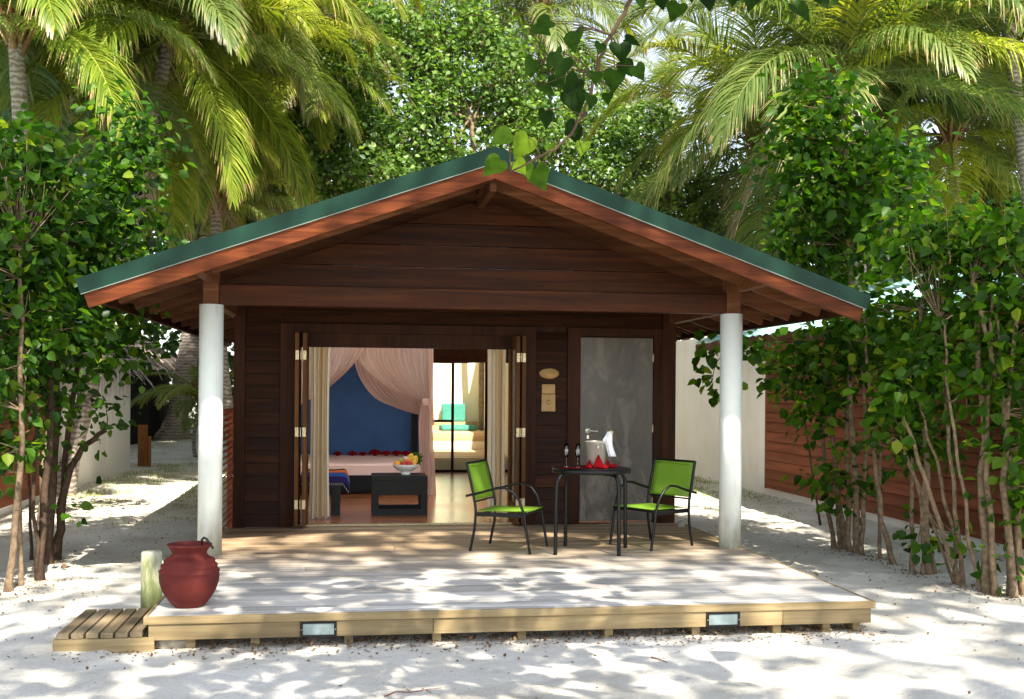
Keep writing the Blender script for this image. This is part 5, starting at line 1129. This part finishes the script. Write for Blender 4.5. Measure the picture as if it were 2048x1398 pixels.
for (x, y, s_) in HL:
    Y = -6.4+g.uniform(-.35, .35); k_ = (Y-CY)/F_; p = onY(x, y-s_*.85, Y); a = g.normal()*.55; up_ = np.array([0, 0, 1.0]); rt_ = np.array(r0)
    D = -up_*cos(a)+rt_*sin(a)+toc*g.uniform(-.1, .5); D /= np.linalg.norm(D); N_ = toc*1.0+up_*g.uniform(-.2, .8)+rt_*g.normal()*.45; Sd = np.cross(N_, D); Sd /= np.linalg.norm(Sd); N_ = np.cross(D, Sd)
    pos.append(np.array(p)); Dv.append((D, Sd, N_)); Ls.append(1.72*s_*k_)
    if x < 1300:
        j = min(range(1, len(hb)), key=lambda i: (hb[i]-p).length); mb.tube([hb[j], (hb[j]+p)/2+Vector((0, 0, .02)), p], [.003, .002, .0015], 4, .5, False)
    else:
        tp = p+Vector((.02, 0, .35)); mb.tube([tp, p+Vector((0, 0, .1)), p], [.003, .002, .0015], 4, .5, False)
# twig that carries the leaves along the top edge
stem(mb, [hb[1]+Vector((0, 0, .2)), onY(1400, -75, -6.4), onY(1560, -70, -6.4), onY(1720, -60, -6.4), onY(1920, -50, -6.4)], .008, .003, 6, .004, 9)
o = mb.build('hanging_branch', 'barkdark'); o.parent = oh; o.matrix_parent_inverse = inv
Tm, Fq = HEART; V = np.concatenate([p+L_*(Tm[:, 0, None]*d[0]+Tm[:, 1, None]*d[1]*.95+Tm[:, 2, None]*d[2]) for p, d, L_ in zip(pos, Dv, Ls)])
Q = (np.arange(len(pos))[:, None, None]*len(Tm)+Fq[None]).reshape(-1, 4); ob = quadmesh('hanging_leaves', V, Q, np.repeat(np.array([g.uniform(.6, 1) if y > 285 and x < 1300 else g.uniform(.05, .5) for x, y, s_ in HL]), len(Fq)), 'heart'); ob.parent = o  # leaves low on the branch are toned brighter, as if sunlit
ob.data.polygons.foreach_set('use_smooth', [True]*len(Q))
# ---------------------------------------------------------------- GRASS, LITTER, TWIGS
def grass(name, regions, label, seed):
    g = np.random.default_rng(seed); Pp = []
    for (x0, x1, y0, y1, n, spread) in regions:
        for _ in range(n):
            c = np.array([g.uniform(x0, x1), g.uniform(y0, y1)]); k = g.integers(4, 16); Pp.append(c+g.normal(size=(k, 2))*spread)
    Pp = np.concatenate(Pp); N = len(Pp); z = gheight(Pp[:, 0], Pp[:, 1]); L = g.uniform(.015, .055, N); a = g.uniform(0, 6.28, N); le = g.uniform(.2, .9, N)
    D = np.stack([np.cos(a)*le, np.sin(a)*le, np.ones(N)], 1); Sd = np.stack([-np.sin(a), np.cos(a), np.zeros(N)], 1)*.0035
    b0 = np.stack([Pp[:, 0], Pp[:, 1], z], 1); m_ = b0+D*L[:, None]*.6; t_ = b0+D*L[:, None]+np.stack([np.cos(a)*L*.35, np.sin(a)*L*.35, -.1*L], 1)
    V = np.stack([b0-Sd, b0+Sd, m_+Sd*.8, m_-Sd*.8, t_+Sd*.15, t_-Sd*.15], 1).reshape(-1, 3); i6 = np.arange(N)[:, None]*6
    Q = np.concatenate([i6+np.array([[0, 1, 2, 3]]), i6+np.array([[3, 2, 4, 5]])]); rr = g.uniform(0, 1, N); o = quadmesh(name, V, Q, np.concatenate([rr, rr]), 'grass'); tag(o, label, kind='stuff')
grass('grass', [(-3.2, -.4, 7.5, 16, 420, .10), (-3.3, -2.2, 5.5, 15, 260, .08), (-3, -.3, 4, 8, 60, .06), (-1.5, -.3, 7, 10, 80, .07), (-4.5, -1.5, 17, 24, 160, .14)], 'sparse low grass along the left path', 3)
grass('grass', [(6.9, 8.3, 6.2, 13, 330, .09), (5.4, 8.2, 9.5, 13.5, 240, .12), (6.2, 8.1, 3.5, 7, 40, .06)], 'sparse low grass along the right wall', 4)
g = np.random.default_rng(8)
X = np.concatenate([g.uniform(-5, 9.5, 900), g.uniform(5.3, 8.2, 500), g.uniform(-3.3, -.3, 900), g.uniform(-.6, 5.2, 700)]); Y = np.concatenate([g.uniform(-6, 8, 900), g.uniform(-4, 6, 500), g.uniform(-3, 9, 900), g.normal(-2.86, .14, 700)])
ok = ~((X > -.75) & (X < 5.25) & (Y > -2.65)); X = X[ok]; Y = Y[ok]; P = np.stack([X, Y, gheight(X, Y)+.006], 1)
sb = [(1700, 1106), (1722, 1112), (1788, 1130), (1760, 1120), (1858, 1152), (1825, 1145), (1920, 1174), (1975, 1188), (2030, 1195), (15, 1184), (42, 1172), (80, 1160), (98, 1130), (112, 1124)]
Q_ = np.concatenate([np.array([[onz(x, y).x, onz(x, y).y]])+g.normal(size=(55, 2))*.14 for x, y in sb]); P = np.concatenate([P, np.stack([Q_[:, 0], Q_[:, 1], gheight(Q_[:, 0], Q_[:, 1])+.006], 1)])
o = leaves('leaf_litter', P, .026, 'litter', ratio=.7, droop=.0, up=6); tag(o, 'small dry leaves and debris scattered over the sand', kind='stuff')
# under-deck litter
X = g.uniform(-.1, 5.1, 700); Y = g.normal(-2.66, .08, 700); P = np.stack([X, Y, np.full(700, GZ+.004)], 1); o = leaves('deck_litter', P, .035, 'litter', ratio=.6, droop=0, up=3); tag(o, 'dark leaf litter gathered under the front edge of the deck', kind='stuff')
def twig(label, pts, r, br=()):
    mb = MB(); q = [onz(x, y) for x, y in pts]; q = [Vector((p.x, p.y, float(gheight(p.x, p.y))+.008)) for p in q]; mb.tube(q, [r*(1-.7*i/len(q)) for i in range(len(q))], 5)
    for a in br:
        w_ = [onz(x, y) for x, y in a]; mb.tube([Vector((p.x, p.y, float(gheight(p.x, p.y))+.01)) for p in w_], r*.6, 4)
    o = mb.build('twig', 'twig', loc=q[0]); tag(o, label, 'twig', 'twigs on the sand')
twig('long thin reddish twig at the bottom edge of the sand', [(768, 1396), (790, 1386), (820, 1388), (850, 1383), (882, 1380)], .004, [[(820, 1388), (812, 1380), (806, 1377)], [(850, 1383), (862, 1392)]])
twig('short reddish twig on the sand right of the other twig', [(1302, 1314), (1318, 1320), (1334, 1327)], .005)
for (x, y, lb) in ((1635, 1155, 'curled brown leaf on the sand beside the deck corner'), (128, 1140, 'curled brown leaf near the left shrub trunks')):
    p = onz(x, y); o = leaves('dry_leaf', np.array([[0, 0, 0.]]), .10, 'litter', ratio=.5, droop=0, up=3, rnd=np.array([.6])); o.location = (p.x, p.y, float(gheight(p.x, p.y))+.02); tag(o, lb, 'leaf')
palm('crown of a palm above the middle of the right shrubs', 1830, 80, 13, basepx=1840, n=22, sc=1.05, lime=.15, seed=61, dead=0)
palm('palm between the lime palm and the thin dark trunked palm', 560, 180, 14, basepx=530, n=22, sc=.95, lime=.5, seed=63, dead=1)
palm('upright palm crown at the top left corner', 180, -80, 9, basepx=90, n=24, sc=1.1, lime=.4, seed=65, dead=0)
broad('tall dark tree filling the view behind the ridge', (4, 27), [((1, 27, 9), (3, 1.5, 2.5), 1500), ((6, 27, 9.5), (3, 1.5, 2.5), 1500), ((3.5, 27, 6), (3, 1.5, 2.2), 1300), ((-3.5, 27, 8), (3, 1.5, 2.5), 1400)], 'leafback', .26, 71, clump=.4)
broad('tall dark tree filling the view behind the right palms', (14, 26), [((11, 26, 7), (3, 1.5, 2.4), 1500), ((16, 26, 8), (3, 1.5, 2.5), 1500), ((20, 24, 7), (3, 1.5, 3), 1500), ((8.5, 27, 6), (2, 1.5, 2.2), 900)], 'leafback', .26, 72, clump=.4)
broad('tall dark tree filling the view behind the left palms', (-8, 25), [((-7, 24, 8.5), (3, 1.5, 2.8), 1500), ((-12, 22, 8), (3.4, 1.5, 3), 1500), ((-10, 24, 5), (3, 1.5, 2.4), 1200)], 'leafback', .26, 73, clump=.4)
palm('lime palm crown low on the left just above the dark shrub', 300, 230, 11, basepx=110, n=20, sc=.85, lime=.8, seed=81, dead=2)
palm('palm crown between the left shrub and the roof slope', 520, 330, 15.5, basepx=520, n=18, sc=.8, lime=.6, seed=83, dead=1)
palm('palm crown high above the left shrub with yellow fronds', 200, 60, 9, basepx=60, n=20, sc=.9, lime=.9, seed=85, dead=1)
